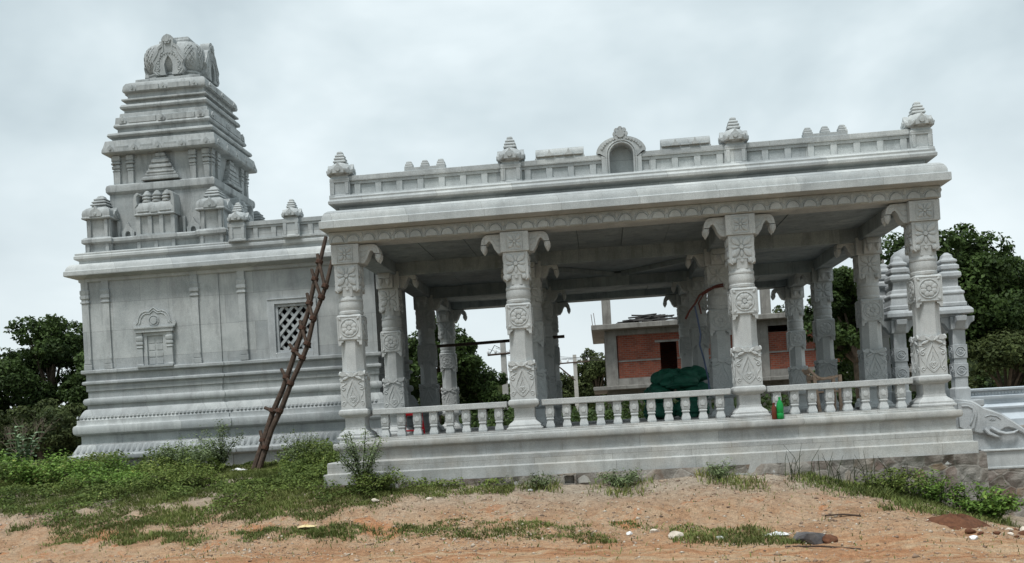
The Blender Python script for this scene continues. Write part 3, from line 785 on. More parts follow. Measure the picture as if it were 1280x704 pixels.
# lattice window: stone frame and crossed bars over a dark room
win = MB()
f = lambda u, w_, d: (u, vy - d, w_)
for (a, b, c, d) in ((WX0 - .16, WX0, WZ0 - .12, WZ1 + .10), (WX1, WX1 + .11, WZ0 - .12, WZ1 + .10), (WX0, WX1, WZ1, WZ1 + .10), (WX0, WX1, WZ0 - .12, WZ0)):
    win.box(a, b, vy - .045, vy + .06, c, d)
win.box(WX0 - .19, WX1 + .14, vy - .075, vy, WZ0 - .145, WZ0 - .115)
win.box(WX0 - .15, WX1 + .10, vy - .06, vy, WZ1 + .095, WZ1 + .12)
for (a, b, c, d) in ((WX0, WX0 + .06, WZ0, WZ1), (WX1 - .06, WX1, WZ0, WZ1), (WX0 + .06, WX1 - .06, WZ1 - .06, WZ1), (WX0 + .06, WX1 - .06, WZ0, WZ0 + .05)):
    win.box(a, b, vy + .0, vy + .09, c, d)
win = win.build('lattice_window', M['pavilion'], shrine, bevel=.004)
lat = MB(); cxw, czw = (WX0 + WX1) / 2, (WZ0 + WZ1) / 2; hw_, hh_ = (WX1 - WX0) / 2 - .05, (WZ1 - WZ0) / 2 - .045
for sgn, yy in ((1, vy + .03), (-1, vy + .052)):
    for k in range(-9, 10):
        c = k * .236
        pts = []
        for u in np.linspace(-hw_, hw_, 60):
            z = sgn * u * 1.12 + c
            if -hh_ <= z <= hh_: pts.append((u, z))
        if len(pts) > 2:
            (ua, za), (ub, zb) = pts[0], pts[-1]; dv = Vector((ub - ua, zb - za)).normalized(); nv = Vector((-dv.y, dv.x)) * .029
            q = [(cxw + ua + nv.x, czw + za + nv.y), (cxw + ub + nv.x, czw + zb + nv.y), (cxw + ub - nv.x, czw + zb - nv.y), (cxw + ua - nv.x, czw + za - nv.y)]
            lat.poly(lambda u, w_, d: (u, yy + d, w_), q, 0, .045)
lat.build('lattice', M['pavilion'], win)

# pilasters
def pilaster(xc):
    mb = MB(); h = .08
    mb.rects(xc - h, xc + h, y0 - .036, y0 + .05, [(.012, 2.228), (.012, 2.33), (0, 2.35), (0, 3.66), (.018, 3.67), (.018, 3.70), (.0, 3.71), (.0, 3.75), (.02, 3.77), (.024, 3.82), (.01, 3.85), (.02, 3.88), (.02, 3.95), (.0, 3.96), (.0, 4.15)])
    fp = lambda u, w_, d: (xc + u, y0 - .036 - d, w_)
    mb.poly(fp, [(-.09, 2.35), (.09, 2.35), (.06, 2.42), (.07, 2.46), (0, 2.53), (-.07, 2.46), (-.06, 2.42)], -.004, .012)
    return mb.build('pilaster', M['shrine'], shrine, bevel=.003)
for xc in (x0 + .085, -6.34, -4.34, -3.30): pilaster(xc)
# blind niche: pilasters, lintel, trefoil arch and a carved door panel
niche = MB(); nc = -5.265
f = lambda u, w_, d: (nc + u, y0 - d, w_)
for s in (-1, 1):
    u = s * .335
    niche.rects(nc + u - .06, nc + u + .06, y0 - .07, y0 + .02, [(.012, 2.225), (.012, 2.27), (0, 2.28), (0, 2.62), (.015, 2.63), (.0, 2.67), (.018, 2.70), (.018, 2.74), (0, 2.75), (.02, 2.79), (.02, 2.86), (0, 2.87), (0, 2.95)])
niche.box(nc - .43, nc + .43, y0 - .10, y0 + .02, 2.95, 3.03); niche.box(nc - .46, nc + .46, y0 - .12, y0 + .02, 3.03, 3.065)
tre = [(.46, 3.065), (.49, 3.12), (.47, 3.18), (.42, 3.17), (.40, 3.13), (.36, 3.17), (.34, 3.27), (.28, 3.36), (.19, 3.40), (.10, 3.39), (.05, 3.43), (0, 3.47)]
niche.poly(f, tre + [(-u, z) for u, z in tre[-2::-1]], -.01, .045)
for r_ in (1.0, .86):
    rtube(niche, lambda u, w_, d: f(u, w_, .047), [(u * r_, 3.075 + (z - 3.065) * r_) for u, z in tre[4:]] + [(-u * r_, 3.075 + (z - 3.065) * r_) for u, z in tre[-2:3:-1]], .014)
disc(niche, f, 0, 3.2, .075, .075, 14); ringc(niche, lambda u, w_, d: f(u, w_, .05), 0, 3.2, .11, .012, 16)
niche.box(nc - .40, nc + .40, y0 - .11, y0, 2.20, 2.245)
niche = niche.build('blind_niche', M['shrine'], shrine, bevel=.003)
dp = MB()
dp.box(nc - .275, nc + .275, y0 - .012, y0 + .01, 2.245, 2.95)
for s in (-1, 1): dp.box(nc + s * .225 - .045, nc + s * .225 + .045, y0 - .045, y0, 2.245, 2.95)
dp.box(nc - .18, nc + .18, y0 - .045, y0, 2.88, 2.95)
for i in (-1, 1):
    for k in range(4):
        dp.box(nc + i * .085 - .07, nc + i * .085 + .07, y0 - .019, y0, 2.27 + k * .15, 2.39 + k * .15)
dp.build('door_panel', M['shrine'], niche, bevel=.003)

# roof cornice running over shrine and vestibule
mb = MB()
CP = [(.02, 4.12), (.06, 4.14), (.06, 4.20), (.36, 4.245), (.385, 4.255), (.385, 4.35), (.35, 4.36), (.33, 4.41), (.30, 4.455), (.25, 4.495), (.18, 4.515), (.05, 4.52), (.02, 4.525), (.02, 4.59), (.11, 4.62), (.14, 4.64), (.14, 4.69), (.11, 4.715), (.115, 4.75), (.04, 4.77)]
CP = [(o * .66, z) for o, z in CP]
mb.rects(x0, -.55, y0, y1, CP)
mb.build('cornice', M['hall'], shrine, bevel=.005)

# tower
tw = MB()
def cx_at(z): return SX + .035 * max(0, z - 5.2)
def tier(mb, prof, dx=0):
    mb.loft([[(cx_at(z) + sx * h, SY + sy * h, z) for sx, sy in ((-1, -1), (1, -1), (1, 1), (-1, 1))] for h, z in prof])
tier(tw, [(1.60, 4.76), (1.60, 4.80), (1.44, 4.81), (1.44, 4.96), (1.52, 4.975), (1.55, 5.0), (1.55, 5.07), (1.50, 5.09), (1.46, 5.11), (1.40, 5.12)])
tier(tw, [(1.19, 5.10), (1.19, 6.10), (1.22, 6.12), (1.25, 6.16), (1.255, 6.24), (1.24, 6.30), (1.20, 6.33), (1.12, 6.335), (1.09, 6.34), (1.09, 6.97), (1.16, 6.99), (1.28, 7.0), (1.305, 7.02), (1.305, 7.08), (1.285, 7.14), (1.265, 7.22), (1.25, 7.29), (1.14, 7.30), (1.13, 7.37), (1.20, 7.38), (1.22, 7.42), (1.205, 7.465), (1.13, 7.495), (1.05, 7.50), (1.05, 7.60), (1.10, 7.61), (1.12, 7.65), (1.10, 7.69), (1.09, 7.70), (1.08, 7.85), (1.02, 7.86), (1.01, 7.955), (.94, 7.96), (.94, 8.05), (1.0, 8.06), (1.015, 8.11), (.985, 8.16), (.90, 8.17), (.90, 8.24), (.985, 8.25), (.985, 8.29), (.885, 8.30), (.88, 8.43), (.955, 8.44), (.97, 8.48), (.955, 8.58), (.915, 8.65), (.88, 8.665), (.86, 8.68), (.76, 8.69), (.755, 8.78), (.60, 8.79)])
tower = tw.build('tower', M['tower'], shrine, bevel=.008)
def on_tower(half, k, z=0):
    f0 = frame(cx_at(z), SY, half, k); return f0
# pillarets on the upper storey, one mesh each
def tower_pillar(k, u):
    mb = MB(); z0, z1 = 6.335, 6.985; f = on_tower(1.09, k, 6.6)
    def slab(hw, za, zb, d): mb.poly(f, [(u - hw, za), (u + hw, za), (u + hw, zb), (u - hw, zb)], -.02, d)
    slab(.065, z0, z0 + .30, .055); slab(.075, z0 + .30, z0 + .33, .065); slab(.06, z0 + .33, z0 + .36, .05)
    slab(.078, z0 + .36, z0 + .43, .075); slab(.055, z0 + .43, z0 + .46, .05); slab(.09, z0 + .46, z0 + .50, .085)
    slab(.07, z0 + .50, z0 + .53, .06); slab(.085, z0 + .53, z0 + .645, .078)
    return mb.build('tower_pillar', M['tower'], tower, bevel=.006)
for k in (0, 1, 3):
    for u in (-1.03, -.72, .72, 1.03): tower_pillar(k, u)
# stepped pediment on each face of the upper storey
def pediment(k):
    mb = MB(); f = on_tower(1.09, k, 6.6); z = 6.36
    for hw, za, zb, d in ((.44, 0, .07, .16), (.40, .07, .10, .13), (.37, .10, .16, .13), (.33, .16, .21, .14), (.30, .21, .27, .11), (.27, .27, .34, .13), (.24, .34, .38, .10), (.21, .38, .47, .12), (.15, .47, .52, .09), (.12, .52, .60, .10), (.06, .60, .65, .07)):
        mb.poly(f, [(-hw, z + za), (hw, z + za), (hw * .93, z + zb), (-hw * .93, z + zb)], -.01, d)
    return mb.build('stepped_pediment', M['tower'], tower, bevel=.012)
for k in (0, 1, 3): pediment(k)
# small arched crests along the tower courses
for k in (0, 1, 3):
    for half, z, us, s in ((1.285, 7.055, (-1.1, -.55, 0, .55, 1.1), .085), (1.09, 7.73, (-.90, 0, .90), .085), (.968, 8.475, (-.72, 0, .72), .07)):
        mb = MB()
        f = on_tower(half, k, z)
        for u in us:
            mb.poly(f, [(u - s * .9, z - .03), (u - s, z + s * .3), (u - s * .6, z + s), (u - s * .2, z + s * 1.2), (u, z + s * 1.55), (u + s * .2, z + s * 1.2), (u + s * .6, z + s), (u + s, z + s * .3), (u + s * .9, z - .03)], -.06, .028)
            disc(mb, f, u, z + s * .45, s * .36, .045, 10)
        for a, b in zip(us[:-1], us[1:]):
            mb.poly(f, [(a + s * 1.6, z - .02), (b - s * 1.6, z - .02), (b - s * 1.6, z + .09), (a + s * 1.6, z + .09)], -.06, .014)
        mb.build('crest_carving', M['tower'], tower)
# first storey: corner shrines and barrel roofed middle shrines
def corner_shrine(cx, cy):
    mb = MB(); h = .275
    mb.rects(cx - h, cx + h, cy - h, cy + h, [(.0, 4.76), (.0, 4.96), (.045, 4.975), (.07, 5.0), (.07, 5.07), (.04, 5.10), (0, 5.12)])
    mb.rects(cx - h + .05, cx + h - .05, cy - h + .05, cy + h - .05, [(0, 5.11), (0, 5.52)])
    for k in range(4):
        f = frame(cx, cy, h - .05, k)
        for u in (-.19, .19): mb.poly(f, [(u - .04, 5.115), (u + .04, 5.115), (u + .04, 5.515), (u - .04, 5.515)], -.01, .04)
        f = frame(cx, cy, h, k)
        for u in (-.22, .22): mb.poly(f, [(u - .04, 4.77), (u + .04, 4.77), (u + .04, 4.97), (u - .04, 4.97)], -.01, .03)
        f = frame(cx, cy, h + .045, k)
        mb.poly(f, [(-.14, 5.56), (-.15, 5.62), (-.10, 5.70), (-.03, 5.74), (0, 5.80), (.03, 5.74), (.10, 5.70), (.15, 5.62), (.14, 5.56)], -.12, .02)
        disc(mb, frame(cx, cy, h + .055, k), 0, 5.62, .035, .025, 8)
    mb.rects(cx - h, cx + h, cy - h, cy + h, [(-.03, 5.51), (.05, 5.52), (.055, 5.55), (.04, 5.57), (.045, 5.63), (.03, 5.70), (-.02, 5.76), (-.09, 5.795), (-.12, 5.81), (-.12, 5.83), (-.09, 5.84), (-.09, 5.86), (-.13, 5.89), (-.135, 5.9), (-.11, 5.905), (-.11, 5.925), (-.15, 5.955), (-.16, 5.965), (-.14, 5.97), (-.145, 5.99), (-.19, 6.02), (-.21, 6.06), (-.25, 6.08)])
    return mb.build('corner_shrine', M['tower'], tower, bevel=.007)
for sx in (-1, 1):
    for sy in (-1, 1): corner_shrine(SX + sx * 1.29, SY + sy * 1.29)
def middle_shrine(k):
    mb = MB(); f0 = frame(SX, SY, 1.36, k); f = lambda u, w_, d: f0(u * .93, w_, d)
    def bx(ua, ub, za, zb, d0, d1): mb.poly(f, [(ua, za), (ub, za), (ub, zb), (ua, zb)], d0, d1)
    bx(-.46, .46, 4.76, 4.97, -.25, .12); bx(-.52, .52, 4.975, 5.0, -.25, .17); bx(-.54, .54, 5.0, 5.08, -.25, .20); bx(-.47, .47, 5.08, 5.12, -.25, .14)
    bx(-.42, .42, 5.12, 5.52, -.25, .08)
    for u in (-.42, -.14, .14, .42): bx(u - .05, u + .05, 5.12, 5.52, -.05, .125)
    for u in (-.42, 0, .42): bx(u - .045, u + .045, 4.78, 4.965, 0, .15)
    # barrel roof: profile in depth/height swept along u
    pr = [(-.25, 5.52), (.16, 5.52), (.17, 5.55), (.15, 5.57), (.155, 5.66), (.14, 5.74), (.10, 5.80), (.05, 5.83), (-.25, 5.83)]
    a = [f(-.48, z, d) for d, z in pr]; b = [f(.48, z, d) for d, z in pr]; n = len(pr)
    mb.add(a + b, [(i, (i + 1) % n, n + (i + 1) % n, n + i) for i in range(n)] + [tuple(range(n - 1, -1, -1)), tuple(range(n, 2 * n))])
    for u in (-.27, .27): bx(u - .14, u + .14, 5.60, 5.625, .1, .168)
    mb.poly(f, [(-.09, 5.58), (-.03, 5.64), (0, 5.72), (.03, 5.64), (.09, 5.58)], .1, .175)
    for s in (-1, 1):       # horned gable ends
        g = [(s * .50, 5.52), (s * .50, 5.86), (s * .47, 5.98), (s * .40, 6.03), (s * .36, 5.99), (s * .41, 5.95), (s * .42, 5.86), (s * .40, 5.78), (s * .46, 5.70), (s * .46, 5.52)]
        mb.poly(f, g, -.2, .16)
    for u in (-.23, .01, .25):
        p = Vector(f(u, 0, -.02))
        mb.ngon(p.x, p.y, [(.095, 5.82), (.11, 5.83), (.11, 5.86), (.09, 5.88), (.115, 5.90), (.115, 5.93), (.085, 5.95), (.105, 5.97), (.10, 6.0), (.07, 6.03), (.06, 6.06), (.02, 6.09)], 12)
    return mb.build('middle_shrine', M['tower'], tower, bevel=.006)
for k in (0, 1, 3): middle_shrine(k)
# little gabled niches between them
for k in (0, 1, 3):
    for u in (-.74, .76):
        mb = MB(); f = frame(SX, SY, 1.40, k)
        slab_with_hole(mb, lambda a, b, d: f(u + a, b, d - .2), [(.14, 5.11), (.15, 5.25), (.10, 5.30), (.05, 5.36), (0, 5.47), (-.05, 5.36), (-.10, 5.30), (-.15, 5.25), (-.14, 5.11)], [(.06, 5.11)] + [(.06 * cos(a), 5.19 + .07 * sin(a)) for a in np.linspace(0, pi, 9)] + [(-.06, 5.11)], 0, .08)
        for s in (-1, 1): mb.poly(f, [(u + s * .21 - .03, 5.11), (u + s * .21 + .03, 5.11), (u + s * .21 + .03, 5.5), (u + s * .21 - .03, 5.5)], -.22, -.13)
        mb.build('gabled_niche', M['tower'], tower, bevel=.004)
# bulbous cap: four bulging faces, ribbed corners, horseshoe niche on each face, flat finial
dm = MB(); DX = cx_at(9.1) + .02; hd = .70
prof = [(.60, 8.77), (.62, 8.80), (.68, 8.81), (.68, 8.85), (.63, 8.87), (.66, 8.90), (.66, 8.93), (.61, 8.95), (.62, 8.97)] + [(.66, 9.0), (.70, 9.08), (.725, 9.2), (.725, 9.32), (.705, 9.43), (.66, 9.53), (.59, 9.61), (.50, 9.665), (.40, 9.70), (.28, 9.715)]
def sq(h, z, n=8):          # square with rounded corners
    pts = []
    for q in range(4):
        a0 = -3 * pi / 4 + q * pi / 2
        for i in range(n):
            a = a0 + pi / 2 * i / n; c, s = cos(a), sin(a); e = 5.5
            r = h / ((abs(c) ** e + abs(s) ** e) ** (1 / e)); pts.append((DX + r * c, SY + r * s, z))
    return pts
prof = [(h * .95, z) for h, z in prof]
dm.loft([sq(h, z) for h, z in prof])
dm.rects(DX - .34, DX + .34, SY - .34, SY + .34, [(-.02, 9.70), (.02, 9.71), (.02, 9.76), (-.01, 9.78), (-.02, 9.83), (-.08, 9.85)])
dome = dm.build('tower_cap', M['tower'], tower, bevel=.006, smooth=40)
for k in (0, 1, 3):
    mb = MB(); f = frame(DX, SY, .665, k)
    o_ = [(.30, 8.84), (.38, 8.93), (.34, 9.06), (.40, 9.18), (.32, 9.30), (.27, 9.38), (.24, 9.48), (.14, 9.55), (.14, 9.66), (.08, 9.73), (0, 9.76)]
    i_ = [(.07, 8.84), (.09, 8.93), (.10, 9.08), (.065, 9.18), (.03, 9.23), (0, 9.28)]
    slab_with_hole(mb, f, o_ + [(-u, z) for u, z in o_[-2::-1]], i_ + [(-u, z) for u, z in i_[-2::-1]], -.16, .07)
    for r_ in (.72, .9):
        q = [(u * r_, 8.9 + (z - 8.9) * (r_ if z < 9.6 else .9)) for u, z in o_]
        rtube(mb, lambda a, b, d: f(a, b, .07), q + [(-u, z) for u, z in q[-2::-1]], .016)
    for i in range(14):
        a = -.2 + (pi + .4) * i / 13; disc(mb, lambda a_, b_, d: f(a_, b_, d + .07), .235 * cos(a), 9.10 + .24 * sin(a), .024, .014, 8)
    for i in range(6): disc(mb, lambda a_, b_, d: f(a_, b_, d + .07), .06 * cos(i * pi / 3), 9.62 + .06 * sin(i * pi / 3), .035, .03, 8)
    disc(mb, lambda a_, b_, d: f(a_, b_, d + .07), 0, 9.62, .05, .04, 10)
    for s in (-1, 1):
        rtube(mb, lambda a, b, d: f(a, b, .075), spiral(s * .26, 8.97, .055, pi / 2, 1.1, s), .014)
    mb.build('cap_niche', M['tower'], dome, bevel=0)
    def on_cap(u, z):
        h = float(np.interp(z, [p[1] for p in prof], [p[0] for p in prof])); e = 5.5
        v = (max(h ** e - abs(u) ** e, 0)) ** (1 / e)
        return frame(DX, SY, v, k)(u, z, .002)
    for s in (-1, 1):       # net of lozenges carved on the bulge
        mb = MB()
        for i in range(-3, 6):
            for sg in (-1, 1):
                pts = []
                for t in np.linspace(9.02, 9.52, 14):
                    u = .36 + .08 * i + sg * (t - 9.27) * .62
                    if .36 < u < .57: pts.append(on_cap(s * u, t))
                if len(pts) > 2: mb.tube(pts, .008, 5)
        mb.build('net_carving', M['tower'], dome)

# parapet and turret over the vestibule
vp = MB()
parapet_side(vp, (-.62, y1 - .02, 0), (-3.50, y1 - .02, 0), (0, 1, 0), [], z0=4.75, z1=5.15, t=.11, step=.40)
vp.build('parapet', M['shrine'], shrine, bevel=.004)
vp = MB(); parapet_side(vp, (-3.50, y0 + .02, 0), (-.62, y0 + .02, 0), (0, -1, 0), [], z0=4.75, z1=5.15, t=.11, step=.40)
vp = vp.build('parapet', M['shrine'], shrine, bevel=.004)
mb = MB(); turret(mb, -2.09, y0 - .02, 5.17, .92, post=4.74); mb.build('turret', M['hall'], vp, bevel=.004)
mb = MB(); turret(mb, -3.26, y0 - .02, 5.16, .98, post=4.74); mb.build('turret', M['hall'], vp, bevel=.004)
# ================================================================== THINGS STANDING ROUND THE HALL
# --- bamboo ladder leaning on the shrine cornice
lad = thing('bamboo_ladder', 'tall crooked ladder of lashed dark poles leaning on the shrine cornice', 'ladder', (-2.7, 2.2, -.06))
def wob(p, q, n, amp, seed):
    r_ = random.Random(seed); p, q = Vector(p), Vector(q)
    return [tuple(p.lerp(q, i / n) + (Vector((r_.uniform(-amp, amp), r_.uniform(-amp, amp), 0)) if 0 < i < n else Vector())) for i in range(n + 1)]
RA = [(-2.73, 2.12, -.18), (-2.498, 2.294, .533), (-2.331, 2.42, 1.064), (-2.13, 2.529, 1.526), (-1.941, 2.664, 2.108), (-1.805, 2.764, 2.544), (-1.639, 2.882, 3.065), (-1.528, 3.002, 3.602), (-1.414, 3.102, 4.054), (-1.275, 3.23, 4.637)]
RB = [(-2.58, 2.08, -.12), (-2.334, 2.276, .703), (-2.122, 2.386, 1.163), (-1.946, 2.495, 1.625), (-1.729, 2.604, 2.091), (-1.629, 2.663, 2.347), (-1.503, 2.793, 2.916), (-1.325, 2.896, 3.371), (-1.243, 2.952, 3.618), (-1.129, 3.059, 4.101)]
mb = MB(); mb.tube(RA, [.06, .057, .058, .053, .055, .052, .05, .047, .046, .04], 9); mb.build('side_pole', M['bamboo'], lad)
mb = MB(); mb.tube(RB, [.058, .055, .056, .052, .05, .05, .047, .045, .042, .038], 9); mb.build('side_pole', M['bamboo'], lad)
va, vb = [Vector(p) for p in RA], [Vector(p) for p in RB]
def along(v, t):
    x = t * (len(v) - 1); i = min(int(x), len(v) - 2); return v[i].lerp(v[i + 1], x - i)
for k, t in enumerate((.10, .235, .365, .49, .60, .70, .805, .90)):
    rr = random.Random(k); a, b = along(va, t + rr.uniform(-.01, .01)), along(vb, t - .035)
    d = (b - a).normalized(); mb = MB()
    off = Vector((0, -.055, .0))
    mb.tube([a - d * rr.uniform(.12, .2) + off + Vector((0, 0, .05)), a + off, b + off, b + d * rr.uniform(.02, .06) + off - Vector((0, 0, .02))], [.034, .036, .034, .032], 7)
    rg = mb.build('rung', M['bamboo'], lad)
    for p, vv in ((a, va), (b, vb)):
        ax = (vv[-1] - vv[0]).normalized(); mb = MB()
        for j in range(4):
            c = p + ax * (j - 1.5) * .02; e1 = ax.cross(Vector((0, 1, 0))).normalized(); e2 = ax.cross(e1)
            mb.tube([c + off * .5 + (e1 * cos(i * pi / 5) + e2 * sin(i * pi / 5) * 1.1) * .066 for i in range(11)], .012, 5)
        mb.build('lashing', M['rope'], rg)

# --- entrance stair with an elephant flank at the right
st = thing('entrance_stairs', 'stone entrance stair flanked by a carved elephant with a long down-curving trunk', 'stairs', (10.6, .5, -.6))
FYP = .30
fe = lambda u, w_, d: (u, FYP - d, w_)
top = [(9.93, .60), (10.22, .545), (10.30, .50), (10.42, .41), (10.56, .355), (10.70, .29), (10.84, .185), (10.95, .10), (11.05, .02), (11.2, -.10), (11.32, -.20), (11.40, -.29)]
mb = MB(); mb.poly(fe, top + [(11.45, -.295), (9.93, -.295)], -.28, 0)
flank = mb.build('flank', M['pavilion'], st, bevel=.012)
mb = MB()     # carved head: forehead, trunk, tusk, ear
head = [(9.95, .575), (10.22, .53), (10.30, .485), (10.42, .395), (10.56, .34), (10.70, .275), (10.84, .17), (10.95, .085), (11.05, .005), (11.2, -.115), (11.32, -.21), (11.36, -.26), (11.28, -.25), (11.15, -.16), (11.03, -.085), (10.95, -.03), (10.86, .02), (10.78, .05), (10.72, .04), (10.66, .0), (10.58, -.04), (10.5, -.055), (10.42, -.03), (10.34, -.03), (10.24, .0), (10.1, -.02), (9.95, .0)]
mb.poly(fe, head, -.02, .05)
el = mb.build('elephant_head', M['pavilion'], flank, bevel=.022)
mb = MB(); mb.tube([fe(10.50, .06, .05), fe(10.60, -.01, .075), fe(10.72, -.045, .08), fe(10.84, -.035, .075), fe(10.92, .0, .06)], [.032, .031, .028, .024, .014], 8)
mb.build('tusk', M['pavilion'], el)
mb = MB(); mb.tube([fe(10.40, .05, .05), fe(10.46, -.03, .075), fe(10.56, -.075, .07), fe(10.66, -.10, .05)], [.035, .032, .026, .014], 8)
mb.build('tusk', M['pavilion'], el)
mb = MB()
ear = [(10.0, .5), (10.12, .50), (10.24, .47), (10.29, .39), (10.29, .28), (10.26, .18), (10.24, .08), (10.17, .04), (10.08, .06), (10.0, .1)]
mb.poly(fe, ear, 0, .085)
rtube(mb, lambda u, w_, d: fe(u, w_, d + .085), [(10.05, .44), (10.15, .44), (10.22, .40), (10.235, .30), (10.20, .2), (10.17, .12)], .016)
mb.build('ear', M['pavilion'], el, bevel=.02)
mb = MB()
rtube(mb, lambda u, w_, d: fe(u, w_, d + .05), [(10.49, .20), (10.52, .215), (10.56, .21), (10.58, .195), (10.55, .187), (10.51, .188), (10.49, .20)], .006)
disc(mb, lambda u, w_, d: fe(u, w_, d + .05), 10.535, .20, .010, .008, 8)
rtube(mb, lambda u, w_, d: fe(u, w_, d + .05), [(10.42, .25), (10.5, .27), (10.6, .25), (10.66, .2)], .009)
mb.build('eye', M['pavilion'], el)
mb = MB(); mb.box(10.36, 11.6, FYP - .10, FYP + .3, -.60, -.30); mb.box(10.34, 11.62, FYP - .13, FYP + .3, -.325, -.29); mb.box(10.345, 11.62, FYP - .125, FYP + .3, -.62, -.575)
mb.build('flank_base', M['hall'], st, bevel=.01)
mb = MB()
for k in range(6): mb.box(9.99 + k * .30, 10.29 + k * .30, FYP + .29, 3.1, -1.6, .30 - k * .17)
mb.build('steps', M['plinth'], st, bevel=.012)
mb = MB(); rubble_face(mb, 9.95, 13.4, FYP - .10, -2.1, -.615, seed=5)
mb.build('rubble_face', M['rubble'], st, smooth=0)
mb = MB(); mb.box(9.97, 13.38, FYP - .04, FYP + .35, -2.1, -.62)
mb.build('rubble_base', M['rubble'], st, bevel=.028)

# --- small four pillared pavilion beyond the hall
pv = thing('small_pavilion', 'small four-pillared stone pavilion with corner turrets and dome, beyond the right-hand pillars', 'pavilion', (11.02, 5.25, .5))
PX, PY, ps = 11.02, 5.25, .59
mb = MB(); mb.rects(PX - .75, PX + .75, PY - .75, PY + .75, [(.2, -1.6), (.2, .1), (.12, .12), (.12, .35), (.18, .38), (.18, .5), (.1, .51)])
mb.build('platform', M['pavilion'], pv, bevel=.01)
pcol = None
for sx in (-1, 1):
    for sy in (-1, 1):
        if pcol is None:
            mb = MB(); h = .125
            mb.rects(-h, h, -h, h, [(.03, .50), (.03, .75), (.0, .78), (0, 1.98)])
            for k in range(4):
                f = frame(0, 0, h, k)
                for z in (1.13, 1.52):
                    mb.poly(f, [(-.14, z - .14), (.14, z - .14), (.14, z + .14), (-.14, z + .14)], -.02, .018)
                    ringc(mb, lambda u, w_, d: f(u, w_, d + .018), 0, z, .095, .013, 16); ringc(mb, lambda u, w_, d: f(u, w_, d + .018), 0, z, .05, .012, 12); disc(mb, lambda u, w_, d: f(u, w_, d + .018), 0, z, .03, .02, 8)
            pcol = mb.build('column', M['pavilion'], pv, bevel=.006, loc=(PX - ps, PY - ps, 0))
            mb = MB(); h = .17; mb.rects(-h, h, -h, h, [(-.03, 1.965), (0, 1.98), (0, 2.24)])
            for k in range(4):
                f = frame(0, 0, h, k); ringc(mb, f, 0, 2.11, .09, .013, 16); ringc(mb, f, 0, 2.11, .045, .012, 12)
                mb.poly(f, [(-.12, 1.99), (.12, 1.99), (.12, 2.23), (-.12, 2.23)], -.02, .008)
                mb.poly(frame(0, 0, 0, k), [(.16, 2.24), (.34, 2.24), (.33, 2.14), (.26, 2.10), (.2, 2.0), (.16, 1.99)], -.1, .1)
            mb.build('capital', M['pavilion'], pcol, bevel=.006)
        else:
            dup(pcol, pv, (PX + sx * ps, PY + sy * ps, 0))
mb = MB(); mb.rects(PX - .73, PX + .73, PY - .73, PY + .73, [(-.02, 2.24), (.0, 2.25), (.0, 2.29), (.12, 2.295), (.13, 2.30), (.13, 2.37), (.11, 2.40), (.07, 2.44), (.0, 2.46), (-.06, 2.465)])
mb.build('roof_slab', M['pavilion'], pv, bevel=.006)
mb = MB(); mb.rects(PX, PX, PY, PY, [(.62, 2.46), (.60, 2.62), (.54, 2.66), (.50, 2.85), (.5, 2.95), (.54, 2.98), (.54, 3.05), (.42, 3.10), (.40, 3.2), (.46, 3.24), (.46, 3.30), (.36, 3.34)])
mb.build('roof_tier', M['pavilion'], pv, bevel=.01)
tur = None
for sx in (-1, 1):
    for sy in (-1, 1):
        if tur is None:
            mb = MB(); mb.rects(0, 0, 0, 0, [(.27, 2.46), (.27, 2.53), (.25, 2.55), (.225, 2.70), (.245, 2.72), (.245, 2.76), (.20, 2.80), (.19, 2.86), (.155, 2.88), (.155, 3.04), (.20, 3.06), (.215, 3.09), (.21, 3.16), (.16, 3.20), (.15, 3.22), (.19, 3.24), (.185, 3.31), (.14, 3.35), (.135, 3.37), (.165, 3.39), (.16, 3.43), (.11, 3.47), (.10, 3.49), (.09, 3.54), (.03, 3.60)])
            tur = mb.build('corner_turret', M['pavilion'], pv, bevel=.007, loc=(PX - .50, PY - .50, 0))
        else: dup(tur, pv, (PX + sx * .50, PY + sy * .50, 0))
mb = MB(); mb.ngon(PX, PY, [(.34, 3.32), (.38, 3.36), (.36, 3.40), (.44, 3.46), (.46, 3.56), (.43, 3.68), (.36, 3.76), (.26, 3.81), (.2, 3.83), (.22, 3.86), (.16, 3.89), (.12, 3.91), (.15, 3.95), (.11, 4.0), (.07, 4.04), (.09, 4.08), (.05, 4.14), (.01, 4.22)], 12)
mb.build('dome', M['pavilion'], pv, smooth=40)

# --- moulded low wall painted grey blue, further right
lw = thing('moulded_wall', 'low grey-blue painted wall with moulded bands and a carved top band, beyond the elephant', 'wall', (16, 9.3, -.3))
mb = MB(); mb.rects(12.8, 21, 9.15, 9.6, [(.25, -1.6), (.25, -.05), (.2, -.02), (.12, .10), (.12, .20), (.17, .22), (.18, .27), (.12, .31), (.04, .34), (.04, .42), (.10, .46), (.12, .52), (.12, .545), (.05, .56), (.05, .66), (.13, .68), (.14, .73), (.1, .745)])
lwb = mb.build('wall_body', M['painted_wall'], lw, bevel=.006)
mb = MB()
for k in range(100): disc(mb, lambda u, w_, d: (u, 9.10 - d, w_), 12.9 + k * .08, .61, .03, .025, 6)
mb.build('carved_band', M['painted_wall'], lw)
mb = MB(); random.seed(8)
for k in range(16):
    for j in range(2):
        mb.box(12.7 + k * .5 + j * .2, 13.18 + k * .5 + j * .2, 8.7 - random.uniform(0, .05), 9.0, -1.2 + j * .5, -.72 + j * .5)
mb.build('rubble_footing', M['rubble'], lw, bevel=.03)

